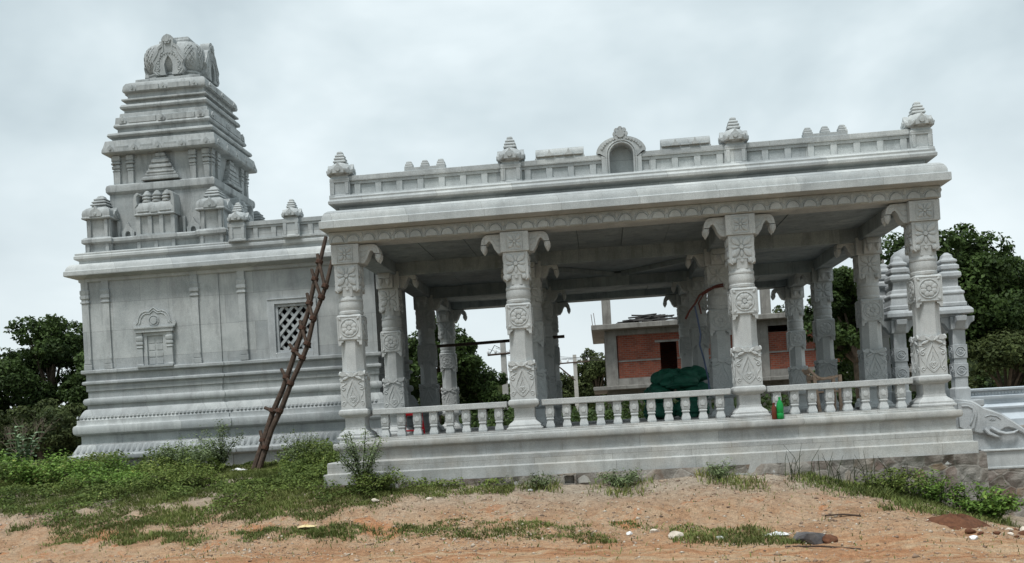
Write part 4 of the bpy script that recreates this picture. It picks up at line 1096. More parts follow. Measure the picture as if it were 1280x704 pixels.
# --- things kept inside the hall
def lump(mb, c, r, seed, n=14, m=10, yaw=0, squash=.2, crease=0):
    rr = np.random.default_rng(seed); ph = rr.uniform(0, 6, 6); rings = []; dirs = unit_(rr, 9)
    for j in range(m + 1):
        t = -pi / 2 + pi * j / m; ring = []
        for i in range(n):
            a = 2 * pi * i / n
            k = 1 + squash * .5 * sin(2 * a + ph[0]) * cos(t) + squash * .4 * sin(3 * a + 2 * t + ph[1]) + squash * .25 * sin(5 * a + ph[2] + 3 * t)
            e = .75
            d = np.array([cos(t) * cos(a), cos(t) * sin(a), sin(t)])
            if crease: k -= crease * sum(max(0, 1 - abs(d @ q - .35) * 9) for q in dirs)        # folds pressed into the cloth
            x = r[0] * k * np.sign(cos(t)) * abs(cos(t)) ** e * cos(a); y = r[1] * k * abs(cos(t)) ** e * sin(a); z = r[2] * k * np.sign(sin(t)) * abs(sin(t)) ** e * (1 + squash * .3 * sin(3 * a + ph[3])) - .10 * r[2] * (x / r[0]) ** 2
            ring.append((c[0] + x * cos(yaw) - y * sin(yaw), c[1] + x * sin(yaw) + y * cos(yaw), c[2] + z))
        rings.append(ring)
    mb.loft(rings)
def unit_(rr, n):
    v = rr.normal(size=(n, 3)); return v / np.linalg.norm(v, axis=1, keepdims=True)
SK = [((5.42, 4.55, .66), (.36, .30, .21), .1, 'bottom left sack of the green pile, seen through the balusters'), ((6.10, 4.55, .66), (.40, .30, .21), -.1, 'bottom right sack of the green pile, seen through the balusters'),
      ((5.42, 4.55, 1.0), (.36, .30, .21), -.25, 'second-layer green sack at the left edge of the pile'), ((6.12, 4.6, 1.02), (.36, .30, .19), .1, 'second-layer green sack on the right, under the two top ones'),
      ((5.86, 4.42, 1.23), (.40, .26, .14), .3, 'green sack slumped across the middle of the pile'), ((5.68, 4.62, 1.36), (.37, .27, .17), .5, 'green sack topping the left side of the pile'),
      ((6.16, 4.6, 1.38), (.36, .27, .16), -.25, 'green sack topping the right side of the pile')]
for k, (c, r, yw, lb) in enumerate(SK):
    mb = MB(); lump(mb, c, r, k + 3, 44, 28, yw, .24, .09); o = mb.build('sack', M['green_cloth'], smooth=60); tag(o, lb, 'sack', 'green sacks piled in the hall')
# bottles standing on the platform edge
def bottle(name, x, y, prof, cap, mat, capmat, label):
    mb = MB(); z = .405
    mb.ngon(x, y, [(a, z + b) for a, b in prof], 16); o = tag(mb.build(name, mat, smooth=50), label, 'bottle')
    mb = MB(); mb.ngon(x, y, [(cap[0], z + cap[1]), (cap[0], z + cap[2])], 12); mb.build('cap', capmat, o)
bottle('bottle', 7.05, -.33, [(.045, 0), (.056, .012), (.056, .09), (.05, .10), (.056, .115), (.056, .20), (.048, .25), (.03, .29), (.017, .315), (.017, .335)], (.02, .333, .358), M['green_bottle'], M['green_bottle'], 'bright green plastic bottle standing on the platform edge')
bottle('bottle', 6.955, -.33, [(.036, 0), (.04, .01), (.04, .17), (.034, .20), (.018, .225), (.017, .25)], (.021, .248, .27), M['brown_bottle'], M['brown_bottle'], 'dark brown bottle beside the green one on the platform edge')
# red stool
stl = thing('plastic_stool', 'bright red plastic stool behind the left balusters', 'stool', (.65, 1.5, .465))
mb = MB(); mb.rects(.65 - .17, .65 + .17, 1.33, 1.67, [(.0, .82), (.012, .825), (.012, .875), (0, .885)]); mb.build('seat', M['red_plastic'], stl, bevel=.012)
for sx in (-1, 1):
    for sy in (-1, 1):
        mb = MB(); mb.tube([(.65 + sx * .15, 1.5 + sy * .15, .83), (.65 + sx * .185, 1.5 + sy * .185, .467)], [.032, .026], 6); mb.build('leg', M['red_plastic'], stl)
mb = MB()
for a in range(4):
    p = [(-1, -1), (1, -1), (1, 1), (-1, 1)]; q, r_ = p[a], p[(a + 1) % 4]
    mb.tube([(.65 + q[0] * .178, 1.5 + q[1] * .178, .54), (.65 + r_[0] * .178, 1.5 + r_[1] * .178, .54)], .018, 6)
mb.build('brace', M['red_plastic'], stl)
# broken wooden chair
chr_ = thing('wooden_chair', 'worn pale wooden armchair pushed behind the right balusters', 'chair', (8.2, 1.7, .465))
def plank(name, pts, wd, th):
    mb = MB()
    for a, b in zip(pts[:-1], pts[1:]):
        a, b = Vector(a), Vector(b); d = (b - a).normalized(); s = d.cross(Vector((0, 1, 0))).normalized() * th; t = Vector((0, wd, 0))
        mb.loft([[a - s - t, a + s - t, a + s + t, a - s + t], [b - s - t, b + s - t, b + s + t, b - s + t]])
    return mb.build(name, M['pale_wood'], chr_, bevel=.006)
for y in (1.45, 1.95):
    plank('armrest', [(7.90, y, 1.25), (8.03, y, 1.10), (8.10, y, 1.06), (8.28, y, 1.055), (8.40, y, 1.09)], .035, .022)
    plank('leg', [(8.44, y, 1.11), (8.43, y, .467)], .03, .03); plank('leg', [(7.99, y, 1.12), (8.06, y, .467)], .03, .028)
mb = MB(); mb.box(8.0, 8.45, 1.44, 1.96, .80, .835); mb.build('seat', M['pale_wood'], chr_, bevel=.008)
for z in (.95, 1.08, 1.2): 
    mb = MB(); x = 8.03 - (z - .9) * .35; mb.box(x - .015, x + .015, 1.48, 1.92, z - .04, z + .04); mb.build('back_slat', M['pale_wood'], chr_, bevel=.005)
# stone offcuts on the floor
for k, (x, y, s, lb) in enumerate(((8.78, 1.3, .13, 'grey stone offcut on the hall floor near the right end'), (7.42, 1.2, .09, 'small pale stone offcut behind the right balusters'))):
    mb = MB(); lump(mb, (x, y, .465 + s * .7), (s * 1.2, s, s * .75), 40 + k, 8, 5, k, .35); tag(mb.build('stone_block', M['hall'], smooth=0), lb, 'stone')
# cables hanging between the inner pillars
mb = MB(); mb.tube([(6.70, 3.02, 3.06), (6.55, 2.98, 3.03), (6.38, 2.96, 2.96), (6.22, 2.96, 2.86), (6.12, 2.97, 2.70), (6.02, 3.0, 2.58), (5.93, 3.02, 2.42)], .02, 7); mb.tube([(6.70, 3.02, 3.02), (6.50, 2.96, 2.99), (6.30, 2.96, 2.88), (6.2, 2.98, 2.72), (6.24, 3.0, 2.5)], .016, 7)
tag(mb.build('cable', M['red_cable'], smooth=50), 'thick dark red cable looped from the third inner pillar', 'cable')
mb = MB(); mb.tube([(6.12, 2.96, 2.66), (6.16, 2.95, 2.4), (6.20, 2.96, 2.1), (6.17, 2.97, 1.9), (6.24, 2.97, 1.6), (6.30, 2.97, 1.2), (6.31, 2.97, .9)], .017, 6)
tag(mb.build('cable', M['blue_cable'], smooth=50), 'thin blue black cable hanging down below the red one', 'cable')
# a long pole lashed across the back pillars
mb = MB(); mb.tube([(-.1, 7.50, 2.56), (1.2, 7.51, 2.57), (2.4, 7.50, 2.59), (3.38, 7.49, 2.60)], .04, 7)
tag(mb.build('wooden_pole', M['bamboo'], smooth=50), 'long thin dark pole tied level across two of the inner pillars', 'pole')

# --- half built brick house behind
bh = thing('brick_house', 'unfinished brick house with bare concrete frame and flat slab, seen through the hall', 'house', (11, 33, -.3))
BX0, BX1, BY0, BY1 = 4.95, 20.0, 30.0, 38.0
mb = MB(); mb.box(BX0 - 1.05, BX1 + .8, BY0 - .75, BY1 + .5, 4.56, 4.80); mb.build('roof', M['concrete'], bh, bevel=.02)
mb = MB(); mb.box(BX0 - 1.1, BX1 + .6, BY0 - .8, BY1, 1.72, 1.90); mb.build('floor_slab', M['concrete'], bh, bevel=.02)
for x in (BX0 - .45, 11.55, 17.0):
    mb = MB(); mb.box(x, x + .55, BY0 - .02, BY0 + .4, -.4, 4.56); mb.build('column', M['concrete'], bh, bevel=.01)
mb = MB(); mb.box(BX0 - .45, BX0 - .1, BY1 - 3.2, BY1 - 2.8, -.4, 4.56); mb.build('column', M['concrete'], bh)
mb = MB()
def wallp(a, b, c, d): mb.box(a, b, BY0 + .06, BY0 + .26, c, d)
wallp(5.10, 7.08, 2.25, 4.30); wallp(7.86, 11.55, 2.25, 4.30); wallp(7.08, 7.86, 3.86, 4.30); wallp(12.1, 17.0, 2.25, 4.0); wallp(17.55, 20, 2.25, 4.3)
mb.build('brick_wall', M['brick'], bh)
mb = MB(); mb.box(BX0 + .1, BX1, BY0 + .0, BY0 + .3, 4.30, 4.56); mb.box(5.1, 7.08, BY0 + .03, BY0 + .2, 3.03, 3.10); mb.box(7.86, 11.55, BY0 + .03, BY0 + .2, 3.03, 3.10); mb.box(12.1, 17, BY0 + .03, BY0 + .2, 3.03, 3.10)
mb.box(6.85, 8.05, BY0 + .02, BY0 + .3, 3.86, 3.95)
mb.build('lintel', M['concrete'], bh)
mb = MB(); mb.box(BX0, BX1, BY0 + .02, BY0 + .25, 1.90, 2.25); mb.box(BX0, BX1, BY0 + .1, BY0 + .3, -.4, 1.72); mb.build('parapet_wall', M['concrete'], bh)
mb = MB(); mb.box(BX0, BX1, BY0 + 3.5, BY0 + 3.7, -.4, 4.56); mb.box(BX1 - .2, BX1, BY0 + .3, BY1, -.4, 4.56); mb.box(BX0 + .0, BX0 + .15, BY0 + 1.2, BY0 + 3.5, -.4, 4.56); mb.build('inner_wall', M['brick'], bh)
for x in (4.45, 11.88, 17.1):
    mb = MB(); mb.box(x, x + .42, BY0 + .0, BY0 + .4, 4.80, 7.2); c = mb.build('column_stub', M['concrete'], bh, bevel=.01)
    mb = MB()
    for a in (.08, .34):
        for b in (.08, .32): mb.tube([(x + a, BY0 + b, 7.2), (x + a + .03, BY0 + b, 8.0)], .012, 5)
    mb.build('steel_bars', M['rope'], c)
for k, (x, y) in enumerate(((4.1, 29.6), (3.98, 30.2))):
    mb = MB(); mb.tube([(x, y, 4.8), (x - .05, y, 5.4)], .015, 5); mb.build('steel_bars', M['rope'], bh)
mb = MB(); random.seed(21)
for k in range(60):
    x = random.uniform(5.5, 7.6); z = 4.84 + random.uniform(0, .42) * (1 - abs(x - 6.7) / 1.6); ln = random.uniform(.4, 1.1); a = random.uniform(-.12, .2)
    y = 30.6 + random.uniform(-.6, .6)
    mb.loft([[(x - ln / 2 * s_, y + dy, z + a * s_ * -.5 * ln + dz) for dy, dz in ((-.12, 0), (.12, .0), (.12, .06), (-.12, .05))] for s_ in (1, -1)])
tag(mb.build('debris_heap', M['tarp'], smooth=0), 'heap of dark planks and sheets lying on the flat roof of the brick house', 'debris')

# --- electricity poles and wires
def power_pole(x, y, h, arms, label):
    o = thing('utility_pole', label, 'utility pole', (x, y, -.3))
    mb = MB(); mb.rects(x, x, y, y, [(.15, -.5), (.12, h)]); mb.build('post', M['pole'], o)
    for z, w_, dz in arms:
        mb = MB(); mb.tube([(x - w_, y - .14, z), (x + w_, y - .14, z + dz)], .05, 5); ca = mb.build('crossarm', M['bamboo'], o)
        for s in (-1, -.5, .5, 1):
            mb = MB(); mb.ngon(x + s * w_ * .95, y - .14, [(.03, z + dz * (s + 1) / 2 + .04), (.06, z + .1 + dz * (s + 1) / 2), (.06, z + .16 + dz * (s + 1) / 2), (.03, z + .24 + dz * (s + 1) / 2)], 7); mb.build('insulator', M['white_litter'], ca)
    return o
p1 = power_pole(-.36, 30, 4.35, [(3.75, .75, .05)], 'nearer concrete utility pole with one crossarm, left of the second front pillar')
mb = MB(); mb.tube([(-1.0, 29.86, 3.8), (-.75, 29.86, 4.2), (-.5, 29.9, 4.05)], .02, 5); mb.build('jumper', M['wire'], p1)
p2 = power_pole(2.53, 50, 4.75, [(4.2, 1.0, .04)], 'farther concrete utility pole with a strut, right of the second front pillar')
mb = MB(); mb.tube([(.9, 49.9, 4.5), (2.5, 49.9, 3.0)], .05, 5); mb.build('strut', M['bamboo'], p2)
def cat(a, b, sag, n=16):
    a, b = Vector(a), Vector(b); return [tuple(a.lerp(b, i / n) - Vector((0, 0, sag * 4 * (i / n) * (1 - i / n)))) for i in range(n + 1)]
for k, (dx, dz, w_) in enumerate(((-.95, .3, 'leftmost'), (-.45, .32, 'second from the left'), (.5, .34, 'third from the left'), (.95, .36, 'rightmost'))):
    mb = MB(); mb.tube(cat((2.53 + dx, 49.86, 4.2 + dz), (16 + dx, 62, 5.2 + dz), .5), .014, 4); 
    mb.tube(cat((2.53 + dx, 49.86, 4.2 + dz), (-.36 + dx * .75, 29.86, 3.75 + dz), .25), .010, 4)
    tag(mb.build('power_line', M['wire'], smooth=0), 'thin black overhead wire strung between the two utility poles', 'wire', 'overhead wires')
# ================================================================== GREENERY AND THE GROUND'S LITTER
def leaf_quads(cen, nrm, size, rr, aspect=1.7, bend=.25):
    """diamond leaves, two triangles folded along the rib: returns verts (n*4,3), faces (n*2,3)"""
    n = len(cen); nrm = nrm / np.linalg.norm(nrm, axis=1, keepdims=True)
    t = rr.normal(size=(n, 3)); t -= nrm * (t * nrm).sum(1, keepdims=True); t /= np.linalg.norm(t, axis=1, keepdims=True)
    b = np.cross(nrm, t); s = np.asarray(size).reshape(-1, 1) * rr.uniform(.7, 1.3, (n, 1))
    a = cen - t * s * .5; c = cen + t * s * .5; l = cen + b * s / aspect * .5 + nrm * s * bend * .4; r_ = cen - b * s / aspect * .5 + nrm * s * bend * .4
    V = np.stack([a, l, c, r_], 1).reshape(-1, 3); i = np.arange(n)[:, None] * 4
    F = np.concatenate([i + np.array([[0, 2, 1]]), i + np.array([[0, 3, 2]])], 1).reshape(-1, 3)
    return V, F

def unit(rr, n):
    v = rr.normal(size=(n, 3)); return v / np.linalg.norm(v, axis=1, keepdims=True)

TREES = []
def tree(label, x, y, top, rad, low, mat, seed, group='trees behind the temple', nleaf=15000, leaf=.17, clumps=44, lean=0, name='tree'):
    rr = np.random.default_rng(seed); z0 = float(gz(x, y, False)) - .1
    o = thing(name, label, 'tree', (x, y, z0), group)
    cz, hz = (top + low) / 2, (top - low) / 2
    cc = unit(rr, clumps) * (rr.uniform(.25, 1.12, (clumps, 1)) ** .45); cc[:, 2] = np.where(cc[:, 2] < -.5, -cc[:, 2] * .7, cc[:, 2])
    cr_ = rr.uniform(.15, .36, clumps) * rad; nleaf = int(nleaf * 1.35); leaf *= .92
    C = np.stack([x + lean + cc[:, 0] * (rad - cr_ * .7), y + cc[:, 1] * (rad - cr_ * .7), cz + cc[:, 2] * (hz - cr_ * .55)], 1)
    wts = cr_ ** 2; wts /= wts.sum(); which = rr.choice(clumps, nleaf, p=wts)
    d = unit(rr, nleaf); rho = rr.uniform(.45, 1.08, (nleaf, 1)) ** .6
    # leaves gather on twigs: quantise directions into sprays
    spray = unit(rr, clumps * 26).reshape(clumps, 26, 3); pick = spray[which, rr.integers(0, 26, nleaf)]
    d = d * .42 + pick; d /= np.linalg.norm(d, axis=1, keepdims=True)
    P_ = C[which] + d * rho * cr_[which][:, None] * np.array([1, 1, .78])
    nr = d * .6 + rr.normal(size=(nleaf, 3)) * .55 + np.array([0, -.1, .5])
    V, F = leaf_quads(P_, nr, np.full(nleaf, leaf), rr)
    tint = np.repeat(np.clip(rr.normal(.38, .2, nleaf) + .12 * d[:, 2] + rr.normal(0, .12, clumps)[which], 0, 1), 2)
    link('crown', np_mesh('crown', V, F, mat, tint), o, smooth=0)
    mb = MB(); h0 = low + (top - low) * .25
    fork = Vector((x + lean * .5, y, max(z0 + .6, h0)))
    mb.tube([(x, y, z0 - .1), (x + .05, y, z0 + .5 * (fork.z - z0)), tuple(fork)], [rad * .085, rad * .065, rad * .055], 8)
    for k in range(0, clumps, 2):
        c = Vector(C[k]); m_ = fork.lerp(c, .5) + Vector((0, 0, .1 * rad)); mb.tube([tuple(fork), tuple(m_), tuple(c)], [rad * .035, rad * .022, rad * .008], 5)
    mb.build('trunk', M['trunk'], o)
    return o
tree('broad dark green tree at the far left beside the shrine', -20.4, 25, 6.5, 2.9, .9, M['leaf_dark'], 1, nleaf=19000, leaf=.2)
tree('dark tree cut by the left edge of the photo', -24.0, 24.5, 5.2, 2.4, .4, M['leaf_dark'], 2, nleaf=12000, leaf=.2)
tree('lower dark bushy tree tucked behind the left corner of the shrine', -17.3, 24, 4.6, 2.0, .2, M['leaf_dark'], 3, nleaf=11000, leaf=.18)
tree('low olive bushy tree under the far left tree', -18.6, 21, 2.5, 2.6, -.2, M['leaf_olive'], 4, nleaf=12000, leaf=.16, clumps=26)
tree('second low olive bushy tree at the left edge', -22.5, 21, 2.3, 2.3, -.2, M['leaf_olive'], 5, nleaf=9000, leaf=.16, clumps=24)
tree('tall dark tree seen between the left pillars of the hall', -2.9, 25, 5.3, 2.1, .6, M['leaf_dark'], 6, nleaf=14000, leaf=.19)
tree('lower dark tree left of the utility pole', -.9, 26, 3.5, 1.7, .2, M['leaf_dark'], 7, nleaf=9000, leaf=.17, clumps=26)
tree('dark tree behind the leftmost inner pillars', -5.6, 26, 4.6, 2.0, .3, M['leaf_dark'], 8, nleaf=9000, leaf=.19)
tree('far rounded tree left of the brick house', 3.9, 60, 5.7, 2.2, .4, M['leaf_olive'], 9, nleaf=9000, leaf=.24)
tree('smaller far tree beside the farther utility pole', 1.2, 62, 4.6, 2.0, .3, M['leaf_olive'], 10, nleaf=7000, leaf=.24)
tree('tall spreading tree right of the hall, the biggest crown in view', 15.9, 19, 7.0, 3.0, .6, M['leaf_dark'], 11, nleaf=26000, leaf=.18, clumps=46)
tree('dark tree running out of the right edge of the photo', 19.0, 20, 5.6, 2.7, .3, M['leaf_dark'], 12, nleaf=19000, leaf=.18, clumps=40)
tree('green tree behind the right end pillars of the hall', 12.7, 17, 5.9, 1.9, .5, M['leaf_dark'], 13, nleaf=17000, leaf=.16, clumps=36)
tree('dark bushy tree filling the gap behind the small pavilion', 14.2, 20, 5.2, 2.4, -.4, M['leaf_dark'], 14, nleaf=17000, leaf=.18, clumps=36)
tree('low olive bushy tree above the grey-blue wall', 17.2, 16.5, 2.9, 2.0, -.6, M['leaf_olive'], 15, nleaf=11000, leaf=.14, clumps=26)
tree('low dark bushy tree at the right end of the grey-blue wall', 20.2, 17, 3.0, 2.0, -.6, M['leaf_dark'], 16, nleaf=9000, leaf=.14, clumps=26)
tree('feathery far tree peeping over the roof of the brick house', 16.4, 48, 6.9, 1.9, 2.0, M['leaf_olive'], 17, nleaf=6000, leaf=.22)
# bare shrub at the left edge
bs = thing('bare_shrub', 'leafless grey branching shrub at the left edge under the trees', 'shrub', (-17.0, 17.5, -.2))
mb = MB()
def branch(p, d, ln, r_, depth, rr):
    q = p + d * ln; mb.tube([tuple(p), tuple(p.lerp(q, .5) + Vector((rr.uniform(-.04, .04), 0, rr.uniform(-.02, .05)))), tuple(q)], [r_, r_ * .8, r_ * .55], 5)
    if depth:
        for _ in range(3 if depth > 1 else 2):
            dd = (d + Vector((rr.uniform(-.7, .7), rr.uniform(-.5, .5), rr.uniform(-.25, .6)))).normalized(); branch(q, dd, ln * rr.uniform(.6, .85), r_ * .55, depth - 1, rr)
for k in range(3): branch(Vector((-17.0, 17.5, -.3)), Vector((-.5 + .35 * k, .1, 1)).normalized(), .7, .02, 4, random.Random(30 + k))
mb.build('branches', M['dry_branch'], bs)

# far scrub: reads as one dark mass under the trees
rr = np.random.default_rng(77)
n = 46000
X = np.r_[rr.uniform(-38, 34, n)]; Y = rr.uniform(21, 29, n)
keep = ~((X > 3.6) & (X < 22) & (Y > 28.5)); X, Y = X[keep], Y[keep]; n = len(X)
H = .25 + 1.15 * vnoise(X, Y, .45, 9) + .5 * vnoise(X, Y, 1.5, 8)
Pq = np.stack([X, Y, gz(X, Y, False) + H * rr.uniform(.05, 1, n) ** .6], 1)
V, F = leaf_quads(Pq, rr.normal(size=(n, 3)) * .6 + np.array([0, -.2, .7]), np.full(n, .22), rr)
o = link('scrub', np_mesh('scrub', V, F, M['leaf_dark'], np.repeat(np.clip(rr.normal(.4, .22, n), 0, 1), 2)), smooth=0)
tag(o, 'dark scrub growing in a band behind the temple', 'scrub', kind='stuff')
# distant wooded line closing the horizon
n = 60000; ang = rr.uniform(-.95, .95, n); dist = rr.uniform(95, 120, n)
X = CAM.x + np.sin(ang) * dist; Y = CAM.y + np.cos(ang) * dist
H = 2.2 + 3.0 * vnoise(X, Y, .07, 5) + 1.6 * vnoise(X, Y, .25, 6)
Pq = np.stack([X, Y, -.3 + H * rr.uniform(0, 1, n) ** .7], 1)
V, F = leaf_quads(Pq, rr.normal(size=(n, 3)) + np.array([0, -.6, .6]), np.full(n, .8), rr)
o = link('woods', np_mesh('woods', V, F, M['leaf_olive'], np.repeat(np.clip(rr.normal(.4, .2, n), 0, 1), 2)), smooth=0)
tag(o, 'far low line of woods behind the houses', 'woods', kind='stuff')

# --- grass
def inside(x, y, poly):
    r_ = np.zeros(len(x), bool); p = poly
    for (xa, ya), (xb, yb) in zip(p, p[1:] + p[:1]):
        c = ((ya > y) != (yb > y)) & (x < (xb - xa) * (y - ya) / (yb - ya + 1e-12) + xa); r_ ^= c
    return r_
LAWN = [(-16, 9), (-7.1, 3.2), (-4, 3.0), (-1, 3.1), (-.5, .6), (-.5, -.6), (2.7, -.62), (2.72, -1.15), (1.2, -1.2), (.7, -1.6), (.56, -1.9), (.12, -2.07), (-1.07, -2.2), (-1.0, -1.9), (-.56, -1.45), (-1.47, -1.85), (-2.15, -2.35), (-4.1, -2.67), (-4.94, -2.2), (-4.7, -1.6), (-4.3, -1.15), (-5.8, -1.2), (-9, 0), (-14, 3)]
STRIP = [(-4.2, -2.6), (-2.1, -2.5), (-.86, -2.5), (.54, -2.7), (1.9, -2.5), (2.84, -2.6), (3.97, -3.0), (4.3, -3.6), (2.9, -3.55), (1.54, -3.2), (.6, -3.1), (-.8, -3.0), (-3.5, -2.85)]
PAT = [(LAWN, 3600, .05), (STRIP, 4200, .042), ([(4.2, -2.7), (4.85, -2.8), (4.95, -3.1), (4.2, -3.1)], 2600, .045), ([(5.0, -3.0), (6.1, -2.95), (6.7, -3.6), (6.4, -4.1), (5.5, -4.0), (5.0, -3.55)], 2600, .045),
       ([(6.9, -.7), (10.0, -.7), (10.2, -.0), (10.25, -.5), (9.7, -1.9), (8.4, -2.6), (8.0, -1.9), (7.3, -1.75), (6.9, -1.5)], 1900, .075), ([(2.6, -.66), (3.5, -.66), (3.5, -1.25), (2.7, -1.2)], 1000, .10), ([(3.9, -.66), (4.95, -.66), (4.85, -1.5), (3.95, -1.4)], 900, .10), ([(5.6, -.66), (6.6, -.66), (6.5, -1.7), (5.7, -1.6)], 800, .10),
       ([(-9, -1.4), (13, -1.0), (13, -5.5), (-9, -5.5)], 34, .035)]
bp, bh_, bt = [], [], []
for poly, dens, hgt in PAT:
    xs_, ys_ = [p[0] for p in poly], [p[1] for p in poly]
    a = (max(xs_) - min(xs_)) * (max(ys_) - min(ys_)); n = int(a * dens)
    x = rr.uniform(min(xs_), max(xs_), n); y = rr.uniform(min(ys_), max(ys_), n)
    # ragged edge: jitter the test point by noise
    jx = x + (vnoise(x, y, 1.9, 11) - .5) * .9 + rr.normal(0, .10, n); jy = y + (vnoise(x, y, 1.9, 12) - .5) * .6 + (vnoise(x, y, 5, 17) - .5) * .3 + rr.normal(0, .09, n)
    k = inside(jx, jy, poly) & (vnoise(x, y, 2.2, 13) * .55 + vnoise(x, y, 6, 14) * .45 > rr.uniform(.18, .55, n))
    k &= ~((x > -.55) & (y > -.58)) | (x > 10.1)
    k &= ~((x > 10.0) & (y > .15))
    x, y = x[k], y[k]; bp.append(np.stack([x, y, gz(x, y)], 1)); bh_.append(hgt * rr.uniform(.5, 1.5, len(x)) * (.55 + .9 * vnoise(x, y, 1.4, 15)))
    bt.append(np.clip(rr.normal(.38, .2, len(x)) + .5 * (vnoise(x, y, .9, 16) - .5), 0, 1))
B_ = np.concatenate(bp); Hh = np.concatenate(bh_); T_ = np.concatenate(bt); n = len(B_)
az = rr.uniform(0, 2 * pi, n); ln_ = rr.uniform(.3, 1.7, n); wv_ = rr.uniform(.004, .009, n)
dx = np.stack([np.cos(az), np.sin(az), np.zeros(n)], 1); tip = B_ + dx * (Hh * ln_)[:, None] + np.array([0, 0, 1]) * Hh[:, None]
sd_ = np.stack([-np.sin(az), np.cos(az), np.zeros(n)], 1) * wv_[:, None]
mid = B_ + dx * (Hh * ln_ * .35)[:, None] + np.array([0, 0, .6]) * Hh[:, None]
lo_ = B_ - np.array([0, 0, .012])
V = np.stack([lo_ - sd_, lo_ + sd_, mid + sd_ * .75, tip, mid - sd_ * .75], 1).reshape(-1, 3); i = np.arange(n)[:, None] * 5
F = np.concatenate([i + np.array([[0, 1, 2]]), i + np.array([[0, 2, 4]]), i + np.array([[4, 2, 3]])], 1).reshape(-1, 3)
o = link('grass', np_mesh('grass', V, F, M['grass'], np.repeat(T_, 3)), smooth=0)
tag(o, 'short rough grass in patches over the bank and under the shrine', 'grass', kind='stuff')

# --- leafy weeds
def weed_mesh(rad, h, nleaf, leaf, seed, stems=9, mat='leaf_weed', spread=1.0, aspect=1.8, open_=.35):
    rr = np.random.default_rng(seed); P_, Nn = [], []; mb = MB()
    for k in range(stems):
        a = rr.uniform(0, 2 * pi); r_ = rad * rr.uniform(.15, 1) ** .7 * spread; hh = h * rr.uniform(.5, 1) * (1 - .35 * (r_ / rad) ** 2)
        tp = np.array([r_ * cos(a), r_ * sin(a), hh]); md = tp * np.array([.4, .4, .55])
        mb.tube([(0, 0, -.05), tuple(md), tuple(tp)], [.008, .006, .003], 4)
        m = nleaf // stems; t = rr.uniform(.12, 1.05, m) ** .8
        c = np.outer((1 - t) * t * 2, md) + np.outer(t ** 2, tp); c[:, 2] = md[2] * 2 * t * (1 - t) + tp[2] * t * t
        off = unit(rr, m) * np.array([1, 1, .6]) * (rad * open_) * rr.uniform(.15, 1, (m, 1)); c = c + off; c[:, 2] = np.maximum(c[:, 2], .015)
        P_.append(c); Nn.append(off / (rad * open_) * .6 + np.array([0, 0, .9]) + rr.normal(size=(m, 3)) * .35)
    P_ = np.concatenate(P_); Nn = np.concatenate(Nn); V, F = leaf_quads(P_, Nn, np.full(len(P_), leaf), rr, aspect)
    tint = np.repeat(np.clip(rr.normal(.42, .2, len(P_)) + .15 * (P_[:, 2] / h - .5), 0, 1), 2)
    return V, F, tint, mb
def weed(name, label, cat, x, y, rad, h, nleaf, leaf, seed, stems=9, mat='leaf_weed', group=None, **kw):
    z = float(gz(x, y)); o = thing(name, label, cat, (x, y, z), group)
    V, F, tint, mb = weed_mesh(rad, h, nleaf, leaf, seed, stems, mat, **kw)
    V = V + np.array([x, y, z]); link('foliage', np_mesh('foliage', V, F, M[mat], tint), o, smooth=0)
    mb.v = [(a + x, b + y, c + z) for a, b, c in mb.v]; mb.build('stems', M['trunk'] if mat != 'leaf_grey' else M['leaf_olive'], o)
    return o
weed('weed_plant', 'tall wispy grey-green weed against the left corner of the hall platform', 'weed', .28, -.95, .42, 1.1, 2600, .042, 201, 26, 'leaf_grey', open_=.3)
weed('weed_plant', 'dense low weed at the foot of the wispy one by the platform corner', 'weed', .55, -1.1, .5, .42, 1700, .05, 202, 18, 'leaf_weed')
weed('weed_plant', 'wispy grey-green weed just right of the ladder foot', 'weed', -1.55, 1.9, .6, .85, 2400, .042, 203, 24, 'leaf_grey')
weed('weed_plant', 'wispy weed left of the ladder below the blind niche', 'weed', -4.0, 1.9, .75, .72, 2800, .045, 204, 22, 'leaf_grey')
weed('weed_plant', 'dense green weed close behind the left corner of the platform steps', 'weed', -1.2, 1.6, .55, .55, 2100, .05, 205, 20, 'leaf_weed')
weed('weed_plant', 'tall feathery weed against the shrine wall behind the ladder foot', 'weed', -3.45, 2.4, .5, 1.0, 2200, .045, 206, 16, 'leaf_grey')
weed('weed_plant', 'dense green weed between the ladder and the hall platform', 'weed', -.85, .9, .45, .45, 1800, .05, 207, 18, 'leaf_weed')
weed('weed_plant', 'bright leafy bush at the left corner of the shrine', 'bush', -5.5, 1.1, .85, 0.6, 3400, .07, 208, 22, 'leaf_bright')
weed('weed_plant', 'bright leafy bush left of the shrine corner', 'bush', -6.7, 1.5, .9, 0.66, 3400, .075, 209, 22, 'leaf_bright')
weed('weed_plant', 'broad leafy bush at the left edge, beside the big pale leaves', 'bush', -8.4, 2.4, .9, 0.59, 2400, .08, 210, 22, 'leaf_bright')
weed('weed_plant', 'yellow-green creeping bush in front of the shrine base', 'bush', -4.6, .4, .7, 0.36, 2300, .06, 211, 22, 'leaf_bright')
weed('weed_plant', 'dark green creeping clump on the lawn in front of the blind niche', 'bush', -3.3, .1, .8, .33, 2300, .055, 212, 22, 'leaf_weed')
weed('weed_plant', 'spiky grey thistle right of the platform corner weeds', 'weed', 3.15, -.95, .28, .26, 420, .06, 213, 12, 'leaf_grey', aspect=3.5)
weed('weed_plant', 'spiky dark thistle under the middle of the platform', 'weed', 4.4, -.95, .4, .32, 700, .07, 214, 14, 'leaf_grey', aspect=3.5)
weed('weed_plant', 'small grey thistle under the third front pillar', 'weed', 5.95, -.95, .34, .30, 520, .06, 215, 12, 'leaf_grey', aspect=3.2)
